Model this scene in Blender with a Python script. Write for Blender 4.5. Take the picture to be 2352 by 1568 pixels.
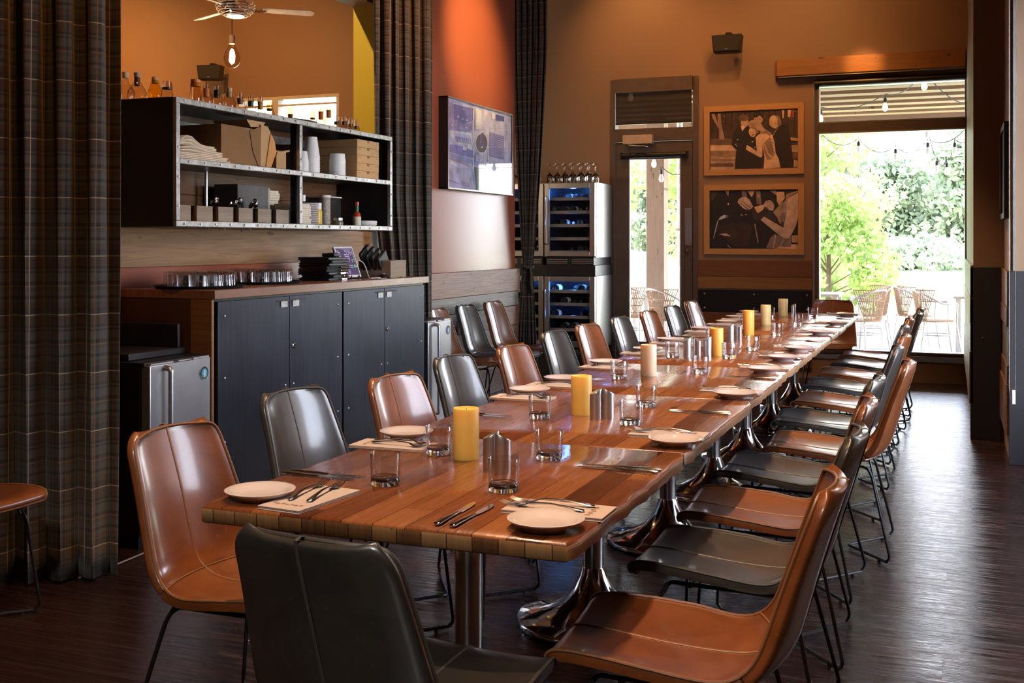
import bpy, bmesh, math, random
import numpy as np
from mathutils import Vector, Matrix
for _o in list(bpy.data.objects): bpy.data.objects.remove(_o)
random.seed(7)
PI = math.pi
sc = bpy.context.scene
COL = sc.collection
# ---------------------------------------------------------------- camera, world, sun, exposure
TH = math.atan(1004/2550)
cam_d = bpy.data.cameras.new('camera'); cam = bpy.data.objects.new('camera', cam_d); COL.objects.link(cam)
cam.location = (0, 0, 1.40); cam.rotation_euler = (PI/2, 0, TH)
cam_d.sensor_width = 36; cam_d.lens = 2550/2352*36; cam_d.shift_y = -229/2352; cam_d.clip_end = 800
sc.camera = cam
sc.view_settings.view_transform = 'Standard'; sc.view_settings.look = 'None'
sc.view_settings.gamma = 1; sc.view_settings.use_curve_mapping = False
sc.view_settings.exposure = 0.2
w = bpy.data.worlds.new('sky'); sc.world = w; w.use_nodes = True
wn = w.node_tree; bg = wn.nodes['Background']
_tc = wn.nodes.new('ShaderNodeTexCoord'); _sp = wn.nodes.new('ShaderNodeSeparateXYZ'); _rp = wn.nodes.new('ShaderNodeValToRGB')
wn.links.new(_tc.outputs['Generated'], _sp.inputs[0]); wn.links.new(_sp.outputs[2], _rp.inputs[0]); wn.links.new(_rp.outputs[0], bg.inputs[0])
_rp.color_ramp.elements[0].position = 0.0; _rp.color_ramp.elements[0].color = (.93, .92, 1, 1)
_rp.color_ramp.elements[1].position = .7; _rp.color_ramp.elements[1].color = (.55, .68, 1, 1)
bg.inputs[1].default_value = 13
def lamp(name, kind, loc, aim=None, energy=10, color=(1, 1, 1), **kw):
    d = bpy.data.lights.new(name, kind); d.energy = energy; d.color = color
    for k, v in kw.items(): setattr(d, k, v)
    o = bpy.data.objects.new(name, d); COL.objects.link(o); o.location = loc
    if aim is not None: o.rotation_euler = (Vector(aim)-Vector(loc)).to_track_quat('-Z', 'Y').to_euler()
    return o
lamp('sun', 'SUN', (-10, 20, 30), (-4, 24, 0), 20.0, (1, .93, .8), angle=.01)
WARM = (1, .44, .13)
# daylight coming in through the openings (light portals guide the sky light)
def portal(name, loc, aim, sx, sy):
    o = lamp(name, 'AREA', loc, aim, 1, (1, 1, 1), shape='RECTANGLE', size=sx, size_y=sy); o.data.cycles.is_portal = True
portal('portal', (-.545, 12.05, 1.65), (-.545, 5, 1.65), 1.5, 2.8)
portal('portal', (-2.97, 12.05, 1.6), (-2.97, 5, 1.6), .97, 3.1)
for _y, _w in ((6.05, 2.9),): portal('portal', (1.2, _y, 1.75), (-3, _y, 1.75), _w, 2.7)
# ceiling track spots: (place, target, watts, spot size, blend)
for _l, _t, _e, _s, _b, *_c in (
    ((-1.9, 8.1, 4.5), (-3.95, 9.1, 3.15), 760, 34, 1, (1, .62, .22)),       # glow on the red wall
    ((-.75, 9.6, 4.6), (-.80, 11.61, 3.19), 420, 11, 1),        # hot spot on the barn beam
    ((-3.4, 10.3, 4.8), (-3.0, 11.75, 3.3), 120, 70, 1),        # glow over the door
    ((-1.6, 9.6, 4.8), (-1.4, 11.75, 3.6), 120, 80, 1),
    ((-5.0, 5.4, 4.8), (-4.05, 7.3, 2.6), 260, 60, .8, (1, .68, .25)),         # yellow end of the wall
    ((-1.15, 2.2, 4.7), (-1.1, 2.5, 0), 330, 64, .4), ((-1.15, 3.9, 4.7), (-1.1, 4.0, 0), 330, 64, .4), ((-1.15, 5.6, 4.7), (-1.1, 5.7, 0), 330, 64, .4),
    ((-1.15, 7.3, 4.7), (-1.1, 7.4, 0), 330, 64, .4), ((-1.15, 9.1, 4.7), (-1.1, 9.2, 0), 330, 64, .4),
    ((-.9, 8.6, 4.8), (-1.9, 11.75, 2.2), 150, 60, 1),
    ((-7.5, 8.5, 4.8), (-8.5, 11.75, 2.6), 330, 90, 1), ((-10.5, 9.0, 4.8), (-10.8, 11.75, 3.2), 400, 90, 1),
    ((-5.6, 5.2, 4.6), (-3.9, 4.8, 2.2), 160, 60, .6),
    ((-3.0, 5.6, 4.8), (-3.9, 5.6, 1.5), 120, 60, .8),
    ((-2.2, 6.6, 4.8), (-3.75, 7.4, 3.3), 240, 36, .9),
    ((-2.6, 3.0, 4.8), (-3.5, 3.5, 2.2), 110, 50, .8),
    ((-.55, 1.3, 4.6), (-.25, 2.9, .3), 130, 26, .3),
):
    lamp('track_and_fill_spot', 'SPOT', _l, _t, _e*1.1, _c[0] if _c else ((1, .64, .38) if abs(_l[0]+1.15) < .01 else WARM), spot_size=math.radians(_s), spot_blend=_b, shadow_soft_size=.05)
lamp('track_and_fill_spot', 'SPOT', (-.3, -2.0, 4.6), (-1.2, 1.9, .6), 520, (1, .90, .80), spot_size=math.radians(50), spot_blend=1, shadow_soft_size=.25)  # unseen fill spot behind the camera, added to lift the near chair's dark back
lamp('bar_fill', 'POINT', (-6.6, 7.0, 2.3), None, 90, (1, .72, .48), shadow_soft_size=.25)  # unseen fill light added to brighten the bar room and its fan
cy = sc.cycles
cy.use_denoising = True
try: cy.denoiser = 'OPENIMAGEDENOISE'
except Exception: pass
cy.max_bounces = 9; cy.diffuse_bounces = 3; cy.glossy_bounces = 4; cy.transmission_bounces = 8; cy.transparent_max_bounces = 16
cy.sample_clamp_indirect = 6; cy.sample_clamp_direct = 0; cy.blur_glossy = .6
cy.caustics_reflective = False; cy.caustics_refractive = True
cy.use_adaptive_sampling = True; cy.adaptive_threshold = .02
# ---------------------------------------------------------------- material kit
def lin(c):
    if isinstance(c, str):
        c = tuple(int(c[i:i+2], 16)/255 for i in (0, 2, 4))
        return tuple(((x+.055)/1.055)**2.4 if x > .04045 else x/12.92 for x in c)+(1,)
    return tuple(c)+(1,) if len(c) == 3 else tuple(c)
class NT:
    def __init__(s, name):
        s.mat = bpy.data.materials.new(name); s.mat.use_nodes = True; s.nt = s.mat.node_tree
        s.b = s.nt.nodes['Principled BSDF']; s.out = s.nt.nodes['Material Output']
    def set(s, inp, v):
        if hasattr(v, 'is_output') or isinstance(v, bpy.types.NodeSocket): s.nt.links.new(v, inp)
        elif v is not None: inp.default_value = v
    def n(s, typ, ins=None, **props):
        nd = s.nt.nodes.new('ShaderNode'+typ)
        for k, v in props.items(): setattr(nd, k, v)
        for k, v in (ins or {}).items(): s.set(nd.inputs[k], v)
        return nd
    def math(s, op, a, b=None, c=None):
        nd = s.n('Math', operation=op); s.set(nd.inputs[0], a)
        if b is not None: s.set(nd.inputs[1], b)
        if c is not None: s.set(nd.inputs[2], c)
        return nd.outputs[0]
    def obj(s): return s.n('TexCoord').outputs['Object']
    def sep(s, v):
        nd = s.n('SeparateXYZ'); s.set(nd.inputs[0], v); return nd.outputs
    def comb(s, x, y, z):
        nd = s.n('CombineXYZ'); [s.set(nd.inputs[i], q) for i, q in enumerate((x, y, z))]; return nd.outputs[0]
    def mapv(s, v, scale=(1, 1, 1), loc=(0, 0, 0), rot=(0, 0, 0)):
        nd = s.n('Mapping'); s.set(nd.inputs[0], v); nd.inputs['Scale'].default_value = scale; nd.inputs['Location'].default_value = loc; nd.inputs['Rotation'].default_value = rot
        return nd.outputs[0]
    def noise(s, v, scale=5, detail=3, rough=.5, dist=0):
        nd = s.n('TexNoise', {'Scale': scale, 'Detail': detail, 'Roughness': rough, 'Distortion': dist}); s.set(nd.inputs['Vector'], v); return nd.outputs[0]
    def ramp(s, fac, stops, interp='LINEAR'):
        nd = s.n('ValToRGB'); cr = nd.color_ramp; cr.interpolation = interp
        while len(cr.elements) < len(stops): cr.elements.new(.5)
        for e, (p, c) in zip(cr.elements, stops): e.position = p; e.color = lin(c)
        s.set(nd.inputs[0], fac); return nd.outputs[0]
    def mix(s, fac, a, b, blend='MIX'):
        nd = s.n('Mix', data_type='RGBA', blend_type=blend); s.set(nd.inputs[0], fac)
        s.set(nd.inputs[6], a if isinstance(a, bpy.types.NodeSocket) else lin(a)); s.set(nd.inputs[7], b if isinstance(b, bpy.types.NodeSocket) else lin(b)); return nd.outputs[2]
    def bump(s, h, strength=.2, dist=.01):
        nd = s.n('Bump', {'Strength': strength, 'Distance': dist}); s.set(nd.inputs['Height'], h); s.nt.links.new(nd.outputs[0], s.b.inputs['Normal'])
    def done(s, color=None, rough=None, metal=None, **kw):
        if color is not None: s.set(s.b.inputs['Base Color'], color if isinstance(color, bpy.types.NodeSocket) else lin(color))
        if rough is not None: s.set(s.b.inputs['Roughness'], rough)
        if metal is not None: s.set(s.b.inputs['Metallic'], metal)
        for k, v in kw.items(): s.set(s.b.inputs[k.replace('_', ' ')], v)
        return s.mat
def plain(name, c, rough=.5, metal=0, var=.12, scale=12, bump=0, **kw):
    t = NT(name); o = t.obj(); nz = t.noise(o, scale, 4, .6)
    c = lin(c); lo = tuple(x*(1-var) for x in c[:3]); hi = tuple(min(1, x*(1+var)) for x in c[:3])
    if bump: t.bump(t.noise(o, scale*8, 3), bump, .002)
    return t.done(t.ramp(nz, [(.3, lo), (.7, hi)]), rough, metal, **kw)
def wood(name, cols, along='Y', across='X', width=0, rough=.35, grain=30, bump=.25, seed=0, segl=0, gap=.0016, dist=1.2, streak=.5, coat=0, rvar=.15):
    t = NT(name); o = t.obj(); x, y, z = t.sep(o); ax = dict(X=x, Y=y, Z=z); l, a = ax[along], ax[across]
    third = [ax[k] for k in 'XYZ' if k not in (along, across)][0]
    if width:
        q = t.math('ADD', t.math('DIVIDE', a, width), seed*3.7); idn = t.math('FLOOR', q)
        wn_ = t.n('TexWhiteNoise', {'W': idn}, noise_dimensions='1D').outputs[0]
        if segl:
            s2 = t.math('ADD', t.math('DIVIDE', l, segl), t.math('MULTIPLY', wn_, 9.0)); i2 = t.math('FLOOR', s2)
            wn_ = t.n('TexWhiteNoise', {'Vector': t.comb(idn, i2, seed)}, noise_dimensions='3D').outputs[0]
    else: wn_ = None
    off = t.math('MULTIPLY', wn_, 17.0) if wn_ is not None else seed*5.3
    v = t.comb(t.math('ADD', t.math('MULTIPLY', l, 1.6), off), t.math('MULTIPLY', a, grain), t.math('MULTIPLY', third, grain*.5))
    g = t.noise(v, 1.0, 5, .62, dist); g2 = t.noise(t.comb(t.math('MULTIPLY', l, 5), t.math('MULTIPLY', a, grain*4), off), 1, 3, .6)
    f = t.math('ADD', t.math('MULTIPLY', g, streak), t.math('MULTIPLY', g2, .15))
    if wn_ is not None: f = t.math('ADD', f, t.math('MULTIPLY', wn_, .95-streak))
    else: f = t.math('ADD', f, .42-streak*.5)
    n = len(cols); lo, hi = .12, .88
    col = t.ramp(f, [(lo+(hi-lo)*i/(n-1), c) for i, c in enumerate(cols)])
    kn = t.noise(t.comb(t.math('MULTIPLY', l, 5), t.math('MULTIPLY', a, 14), off), 1, 2, .5)
    col = t.mix(t.math('MULTIPLY', t.math('GREATER_THAN', kn, .70), .7), col, tuple(x*.35 for x in lin(cols[0])[:3]))
    if width and gap:
        fr = t.math('FRACT', q); e = t.math('MINIMUM', fr, t.math('SUBTRACT', 1.0, fr)); m = t.math('LESS_THAN', e, gap/width)
        if segl:
            fr2 = t.math('FRACT', s2); m = t.math('MAXIMUM', m, t.math('LESS_THAN', fr2, gap*1.5/segl))
        col = t.mix(m, col, tuple(x*.18 for x in lin(cols[0])[:3])); h = t.math('SUBTRACT', g, t.math('MULTIPLY', m, 1.5))
    else: h = g
    t.bump(t.math('ADD', h, t.math('MULTIPLY', g2, .3)), bump, .004)
    r = t.math('ADD', rough-rvar/2, t.math('MULTIPLY', g2, rvar))
    kw = {'Coat_Weight': coat, 'Coat_Roughness': .12} if coat else {}
    return t.done(col, r, 0, **kw)
def emit(name, c, s):
    t = NT(name); return t.done((0, 0, 0), .5, 0, Emission_Color=lin(c), Emission_Strength=s)
def pane_mat(name, tint=(1, 1, 1), refl=1.0, f0=1.45, edge=0):
    t = NT(name); t.nt.nodes.remove(t.b)
    tr = t.n('BsdfTransparent'); tr.inputs[0].default_value = lin(tint); gl = t.n('BsdfGlossy'); gl.inputs['Roughness'].default_value = .0
    fr = t.n('Fresnel', {'IOR': t.math('ADD', f0, t.math('MULTIPLY', t.n('NewGeometry').outputs['Backfacing'], 1/f0-f0))}); mx = t.n('MixShader'); fac = t.math('MULTIPLY', fr.outputs[0], refl)
    if edge: fac = t.math('MINIMUM', t.math('ADD', fac, t.math('MULTIPLY', t.math('POWER', t.n('LayerWeight', {'Blend': .5}).outputs['Facing'], 4.0), edge)), 1.0)
    t.set(mx.inputs[0], fac)
    t.nt.links.new(tr.outputs[0], mx.inputs[1]); t.nt.links.new(gl.outputs[0], mx.inputs[2]); t.nt.links.new(mx.outputs[0], t.out.inputs[0]); return t.mat
def glass(name, c=(1, 1, 1), rough=0, ior=1.48):
    t = NT(name); return t.done(c, rough, 0, Transmission_Weight=1.0, IOR=ior)
# ---------------------------------------------------------------- mesh kit
class MB:
    def __init__(s): s.v = []; s.f = []; s.m = []; s.uv = {}; s.tf = None
    def add(s, vs, fs, mi=0, uvs=None):
        b = len(s.v)
        if s.tf: vs = [tuple(s.tf @ Vector(p)) for p in vs]
        s.v += [tuple(p) for p in vs]
        for i, f in enumerate(fs):
            if uvs: s.uv[len(s.f)] = uvs[i]
            s.f.append(tuple(b+k for k in f)); s.m.append(mi)
        return s
    def box(s, x0, y0, z0, x1, y1, z1, mi=0):
        x0, x1 = sorted((x0, x1)); y0, y1 = sorted((y0, y1)); z0, z1 = sorted((z0, z1))
        v = [(x0, y0, z0), (x1, y0, z0), (x1, y1, z0), (x0, y1, z0), (x0, y0, z1), (x1, y0, z1), (x1, y1, z1), (x0, y1, z1)]
        return s.add(v, [(0, 3, 2, 1), (4, 5, 6, 7), (0, 1, 5, 4), (1, 2, 6, 5), (2, 3, 7, 6), (3, 0, 4, 7)], mi)
    def lathe(s, prof, seg=24, c=(0, 0, 0), mi=0, sx=1, sy=1, cap=True):
        vs = []; fs = []; rings = []
        for r, z in prof:
            if r < 1e-6: rings.append([len(vs)]); vs.append((c[0], c[1], c[2]+z))
            else:
                rings.append(list(range(len(vs), len(vs)+seg)))
                vs += [(c[0]+r*sx*math.cos(2*PI*k/seg), c[1]+r*sy*math.sin(2*PI*k/seg), c[2]+z) for k in range(seg)]
        for a, b in zip(rings, rings[1:]):
            for k in range(seg):
                k2 = (k+1) % seg
                if len(a) == 1 and len(b) == 1: continue
                if len(a) == 1: fs.append((a[0], b[k2], b[k]))
                elif len(b) == 1: fs.append((a[k], a[k2], b[0]))
                else: fs.append((a[k], a[k2], b[k2], b[k]))
        if cap:
            if len(rings[0]) > 1: fs.append(tuple(reversed(rings[0])))
            if len(rings[-1]) > 1: fs.append(tuple(rings[-1]))
        return s.add(vs, fs, mi)
    def tube(s, pts, r, seg=8, mi=0, closed=False, cap=True, radii=None, flat=1.0):
        P = [Vector(p) for p in pts]; n = len(P); vs = []; fs = []
        up = None; rings = []
        for i in range(n):
            if closed: d = P[(i+1) % n]-P[i-1]
            else: d = P[min(i+1, n-1)]-P[max(i-1, 0)]
            if d.length < 1e-9: d = Vector((0, 0, 1))
            d.normalize()
            if up is None: up = Vector((0, 0, 1)) if abs(d.z) < .9 else Vector((1, 0, 0))
            u = up-d*up.dot(d)
            if u.length < 1e-5: u = d.orthogonal()
            u.normalize(); w_ = d.cross(u); up = u; rr = radii[i] if radii else r
            rings.append(range(len(vs), len(vs)+seg))
            vs += [P[i]+w_*(rr*math.cos(2*PI*k/seg))+u*(rr*flat*math.sin(2*PI*k/seg)) for k in range(seg)]
        for i in range(n if closed else n-1):
            a, b = rings[i], rings[(i+1) % n]
            for k in range(seg): k2 = (k+1) % seg; fs.append((a[k], a[k2], b[k2], b[k]))
        if cap and not closed: fs.append(tuple(reversed(rings[0]))); fs.append(tuple(rings[-1]))
        return s.add(vs, fs, mi)
    def prism(s, poly, fn, h0, h1, mi=0):
        n = len(poly); vs = [fn(a, b, h0) for a, b in poly]+[fn(a, b, h1) for a, b in poly]
        fs = [tuple(reversed(range(n))), tuple(range(n, 2*n))]+[(i, (i+1) % n, n+(i+1) % n, n+i) for i in range(n)]
        return s.add(vs, fs, mi)
    def grid(s, rows, mi=0, wrap=False, uvf=None):
        nr, nc = len(rows), len(rows[0]); vs = [p for r in rows for p in r]; fs = []; uvs = []
        for i in range(nr-1):
            for j in range(nc if wrap else nc-1):
                j2 = (j+1) % nc; fs.append((i*nc+j, i*nc+j2, (i+1)*nc+j2, (i+1)*nc+j))
                if uvf: uvs.append([uvf(i, j), uvf(i, j+1), uvf(i+1, j+1), uvf(i+1, j)])
        return s.add(vs, fs, mi, uvs if uvf else None)
    def mesh(s, name, mats, smooth=True, angle=38):
        me = bpy.data.meshes.new(name); me.from_pydata(s.v, [], s.f)
        for m_ in (mats if isinstance(mats, (list, tuple)) else [mats]): me.materials.append(m_)
        me.polygons.foreach_set('material_index', s.m)
        if s.uv:
            ul = me.uv_layers.new(name='UVMap')
            for fi, uvs in s.uv.items():
                for li, q in zip(me.polygons[fi].loop_indices, uvs): ul.data[li].uv = q
        bm = bmesh.new(); bm.from_mesh(me); bmesh.ops.recalc_face_normals(bm, faces=bm.faces); bm.to_mesh(me); bm.free()
        if smooth:
            me.polygons.foreach_set('use_smooth', [True]*len(me.polygons)); me.set_sharp_from_angle(angle=math.radians(angle))
        me.update(); return me
    def build(s, name, mats, parent=None, smooth=True, bevel=0, loc=None, angle=38, seg=2):
        o = bpy.data.objects.new(name, s.mesh(name, mats, smooth, angle)); COL.objects.link(o)
        if parent is not None: o.parent = parent
        if loc: o.location = loc
        if bevel:
            b = o.modifiers.new('bevel', 'BEVEL'); b.width = bevel; b.segments = seg; b.limit_method = 'ANGLE'; b.angle_limit = math.radians(35); b.harden_normals = False
        return o
def bx(*a, mi=0): return MB().box(*a, mi=mi)
def tag(o, label, cat, group=None, kind=None):
    if label: o['label'] = label
    if cat: o['category'] = cat
    if group: o['group'] = group
    if kind: o['kind'] = kind
    return o
def thing(name, label, cat, loc=(0, 0, 0), rz=0, group=None, rx=0, ry=0):
    o = bpy.data.objects.new(name, None); COL.objects.link(o); o.empty_display_size = .1
    o.location = loc; o.rotation_euler = (rx, ry, rz); return tag(o, label, cat, group)
def struct(o, label=None):
    o['kind'] = 'structure'
    if label: o['label'] = label
    return o
def dup(root, loc=None, rz=None, label=None, group=None, swap=None, scale=None, rot=None):
    r = root.copy(); COL.objects.link(r)
    if loc is not None: r.location = loc
    if rz is not None: r.rotation_euler = (0, 0, rz)
    if rot is not None: r.rotation_euler = rot
    if scale is not None: r.scale = (scale,)*3 if not isinstance(scale, tuple) else scale
    if label: r['label'] = label
    if group: r['group'] = group
    def sw(o):
        if swap and o.type == 'MESH':
            for k, sl in enumerate(o.material_slots):
                if sl.material and sl.material.name in swap: sl.link = 'OBJECT'; sl.material = swap[sl.material.name]
    sw(r)
    for ch in list(root.children):
        c = ch.copy(); COL.objects.link(c); c.parent = r; sw(c)
        for g in ch.children:
            d = g.copy(); COL.objects.link(d); d.parent = c; sw(d)
    return r
def arc(pts, r, n=5):
    """round the corners of a polyline"""
    P = [Vector(p) for p in pts]; out = [P[0]]
    for i in range(1, len(P)-1):
        a = (P[i-1]-P[i]); b = (P[i+1]-P[i]); rr = min(r, a.length*.45, b.length*.45); a.normalize(); b.normalize()
        p0 = P[i]+a*rr; p1 = P[i]+b*rr
        for k in range(n+1):
            t = k/n; out.append(p0*(1-t)**2+P[i]*2*t*(1-t)+p1*t*t)
    out.append(P[-1]); return out
# ---------------------------------------------------------------- materials
def wall_mat(name, c, rough=.55):
    t = NT(name); o = t.obj(); nz = t.noise(o, 1.2, 3); c = lin(c)
    t.bump(t.noise(o, 160, 2), .12, .002)
    return t.done(t.ramp(nz, [(.3, tuple(x*.94 for x in c[:3])), (.7, tuple(x*1.05 for x in c[:3]))]), rough, 0)
m_wall = wall_mat('taupe brown wall paint', (.27, .165, .095), .5)
m_red = wall_mat('terracotta red wall paint', (.32, .088, .048), .24)
m_yel = wall_mat('mustard wall paint', (.75, .55, .07), .5)
m_ceil = wall_mat('ceiling paint', (.30, .22, .16), .8)
m_trimbrown = plain('brown painted steel frame', (.105, .075, .055), .42)
m_alu = plain('aluminium window edge', (.45, .45, .43), .3, .8)
m_black = plain('black painted steel', (.012, .012, .014), .35)
m_blackpl = plain('black plastic', (.010, .010, .011), .45)
m_leath = {}
def leather(name, c, c2, rough):
    t = NT(name); o = t.obj(); a = t.noise(o, 7, 5, .65, .6); f = t.noise(o, 90, 3); w1 = t.noise(t.mapv(o, (3, 18, 10), rot=(.4, .2, .9)), 2.2, 3, .7, 2.5)
    scr = t.math('MULTIPLY', t.math('GREATER_THAN', w1, .66), .35)
    col = t.mix(scr, t.ramp(a, [(.3, c2), (.68, c)]), tuple(min(1, x*1.9) for x in lin(c)[:3]))
    t.bump(t.math('ADD', t.math('MULTIPLY', f, .12), a), .16, .003)
    return t.done(col, t.math('ADD', rough-.05, t.math('MULTIPLY', a, .12)), 0, Coat_Weight=.7, Coat_Roughness=.13, Specular_IOR_Level=.6)
m_brown = leather('cognac brown leather', (.21, .060, .013), (.12, .034, .008), .33)
m_dark = leather('charcoal leather', (.044, .040, .035), (.026, .023, .020), .33)
m_seamb = plain('brown leather seam', (.20, .085, .035), .45)
m_seamd = plain('charcoal leather seam', (.06, .052, .047), .45)
m_rod = plain('black steel rod', (.016, .015, .016), .32, .3)
m_table = wood('reclaimed table boards', [(.025, .007, .003), (.098, .026, .009), (.19, .058, .018), (.31, .118, .04)], 'Y', 'X', .082, rough=.26, grain=26, bump=.30, segl=1.6, dist=1.6, streak=.42, coat=.35, gap=.0008)
m_tabedge = wood('sawn table edge', [(.05, .02, .008), (.17, .075, .028), (.28, .14, .055), (.36, .20, .09)], 'Z', 'X', .062, rough=.42, grain=60, bump=.5, dist=.5, streak=.35, gap=.001)
m_tabside = wood('worn table side', [(.16, .07, .03), (.36, .19, .09), (.52, .33, .19)], 'Y', 'Z', 0, rough=.34, grain=34, bump=.6)
m_floor = None
def floor_mat():
    t = NT('dark brushed plank floor'); o = t.obj(); x, y, z = t.sep(o)
    q = t.math('DIVIDE', y, .19); idn = t.math('FLOOR', q); r = t.n('TexWhiteNoise', {'W': idn}, noise_dimensions='1D').outputs[0]
    s2 = t.math('ADD', t.math('DIVIDE', x, 1.25), t.math('MULTIPLY', r, 7)); i2 = t.math('FLOOR', s2)
    r2 = t.n('TexWhiteNoise', {'Vector': t.comb(idn, i2, 0)}, noise_dimensions='3D').outputs[0]
    g = t.noise(t.comb(t.math('ADD', t.math('MULTIPLY', x, 2.2), t.math('MULTIPLY', r2, 9)), t.math('MULTIPLY', y, 55), 0), 1, 4, .6, .4)
    g3 = t.noise(t.comb(t.math('MULTIPLY', x, 5), t.math('MULTIPLY', y, 320), 0), 1, 2, .6)
    col = t.ramp(t.math('ADD', t.math('MULTIPLY', g, .6), t.math('MULTIPLY', r2, .3)), [(.2, (.008, .004, .004)), (.55, (.022, .009, .008)), (.85, (.042, .019, .015))])
    fr = t.math('FRACT', q); fr2 = t.math('FRACT', s2)
    m = t.math('MAXIMUM', t.math('LESS_THAN', fr, .012), t.math('LESS_THAN', fr2, .002))
    col = t.mix(m, col, (.004, .003, .003))
    h = t.math('SUBTRACT', t.math('ADD', g, t.math('MULTIPLY', g3, .35)), m)
    t.bump(h, .8, .0032)
    return t.done(col, t.ramp(g, [(.35, (.07,)*3), (.62, (.34,)*3)]), 0, Specular_IOR_Level=.7)
m_floor = floor_mat()
RW = ['X', 'Y']
def rw(name, cols, along, across, **k): return wood(name, cols, along, across, 0, **k)
ambers = [(.045, .016, .006), (.17, .065, .022), (.30, .13, .045)]
browns = [(.05, .021, .009), (.16, .074, .033), (.28, .145, .07)]
greys = [(.09, .075, .06), (.21, .18, .15), (.33, .29, .25)]
honeys = [(.085, .036, .011), (.25, .118, .038), (.40, .22, .085)]
rosy = [(.10, .045, .025), (.27, .135, .075), (.40, .23, .13)]
wx = {n: rw('reclaimed %s board along the back' % n, c, 'X', 'Z', rough=.45, grain=22, bump=.5, seed=i) for i, (n, c) in enumerate(dict(amber=ambers, brown=browns, grey=greys, honey=honeys).items())}
wy = {n: rw('reclaimed %s board along the side' % n, c, 'Y', 'Z', rough=.42, grain=26, bump=.6, seed=i+4, streak=.9, dist=2.2) for i, (n, c) in enumerate(dict(amber=ambers, brown=browns, grey=greys, honey=honeys, rosy=rosy).items())}
m_beam = rw('amber barn beam', [(.10, .035, .01), (.30, .13, .035), (.46, .23, .07)], 'X', 'Z', rough=.4, grain=18, bump=.6, seed=11)
m_framew = rw('light reclaimed frame wood', [(.20, .085, .028), (.47, .25, .09), (.60, .37, .16)], 'X', 'Z', rough=.5, grain=30, bump=.4, seed=3)
m_counter = rw('pink brown countertop', [(.16, .075, .045), (.26, .13, .085), (.34, .18, .12)], 'Y', 'X', rough=.28, grain=14, bump=.1, seed=5)
m_crate = rw('weathered grey crate wood', [(.10, .07, .045), (.30, .225, .16), (.46, .37, .27)], 'Y', 'Z', rough=.75, grain=60, bump=.7, seed=2)
m_crated = plain('dark crate side', (.10, .07, .05), .7)
m_steelp = None
def steel_panel():
    t = NT('blackened steel door'); o = t.obj(); a = t.noise(t.mapv(o, (1, 14, 1.2)), 3, 4, .6); b = t.noise(o, 2.5, 3)
    col = t.ramp(t.math('ADD', t.math('MULTIPLY', a, .5), t.math('MULTIPLY', b, .5)), [(.3, (.020, .024, .036)), (.7, (.055, .062, .085))])
    t.bump(a, .08, .002)
    return t.done(col, t.math('ADD', .28, t.math('MULTIPLY', b, .2)), .55)
m_steelp = steel_panel()
m_steel = plain('brushed stainless steel', (.60, .60, .62), .36, 1, .08, 6)
m_rawsteel = plain('worn galvanised steel', (.42, .41, .40), .38, .85, .3, 26, .4)
m_chrome = plain('polished chrome', (.72, .72, .74), .07, 1, .03)
m_column = plain('satin steel column', (.60, .59, .58), .2, 1, .05)
m_cut = plain('polished cutlery steel', (.75, .73, .70), .12, 1, .04)
m_plate = plain('white glazed china', (.58, .51, .50), .10, 0, .03)
m_nap = plain('folded beige napkin', (.50, .40, .35), .85, 0, .05, 40, .3)
m_napink = plain('napkin print', (.25, .14, .10), .9)
def wax(name, c, em):
    t = NT(name); nz = t.noise(t.mapv(t.obj(), (18, 18, 9)), 1, 3); c = lin(c)
    col = t.ramp(nz, [(.3, tuple(x*.85 for x in c[:3])), (.7, c[:3])])
    return t.done(col, .42, 0, Subsurface_Weight=.6, Subsurface_Scale=.03, Subsurface_Radius=(1, .5, .2))
m_waxy = wax('amber yellow wax', (1, .66, .16), 0)
m_waxo = wax('orange wax', (1, .52, .10), 0)
m_waxi = wax('ivory wax', (.88, .70, .50), 0)
m_waxc = wax('cream yellow wax', (.92, .74, .34), 0)
m_wick = plain('candle wick', (.05, .04, .03), .9)
m_glass = glass('clear drinking glass')
m_thin = pane_mat('thin clear glass wall', (.97, .97, .975), 1.6, 1.5, .75); m_thin2 = pane_mat('thin stemware glass', (.97, .97, .97), 1.3, 1.5, 1.0)
m_pane = pane_mat('window pane', (.96, .97, .96), .75)
m_picglass = pane_mat('picture glass', (1, 1, 1), .9)
m_frosty = plain('frosted plastic', (.84, .80, .76), .4, 0, .04, 12, 0)
m_kraft = plain('kraft cardboard', (.52, .31, .135), .8, 0, .06, 9)
m_kraftd = plain('brown corrugated card', (.26, .125, .045), .85, 0, .08, 9)
m_greycard = plain('grey card', (.13, .12, .11), .8)
m_paper = plain('cream paper', (.70, .60, .46), .85, 0, .05, 30)
m_white = plain('white plastic', (.78, .76, .74), .35)
m_rednd = plain('red plastic cap', (.55, .03, .03), .35)
m_green = plain('green foil', (.02, .12, .05), .35)
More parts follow.
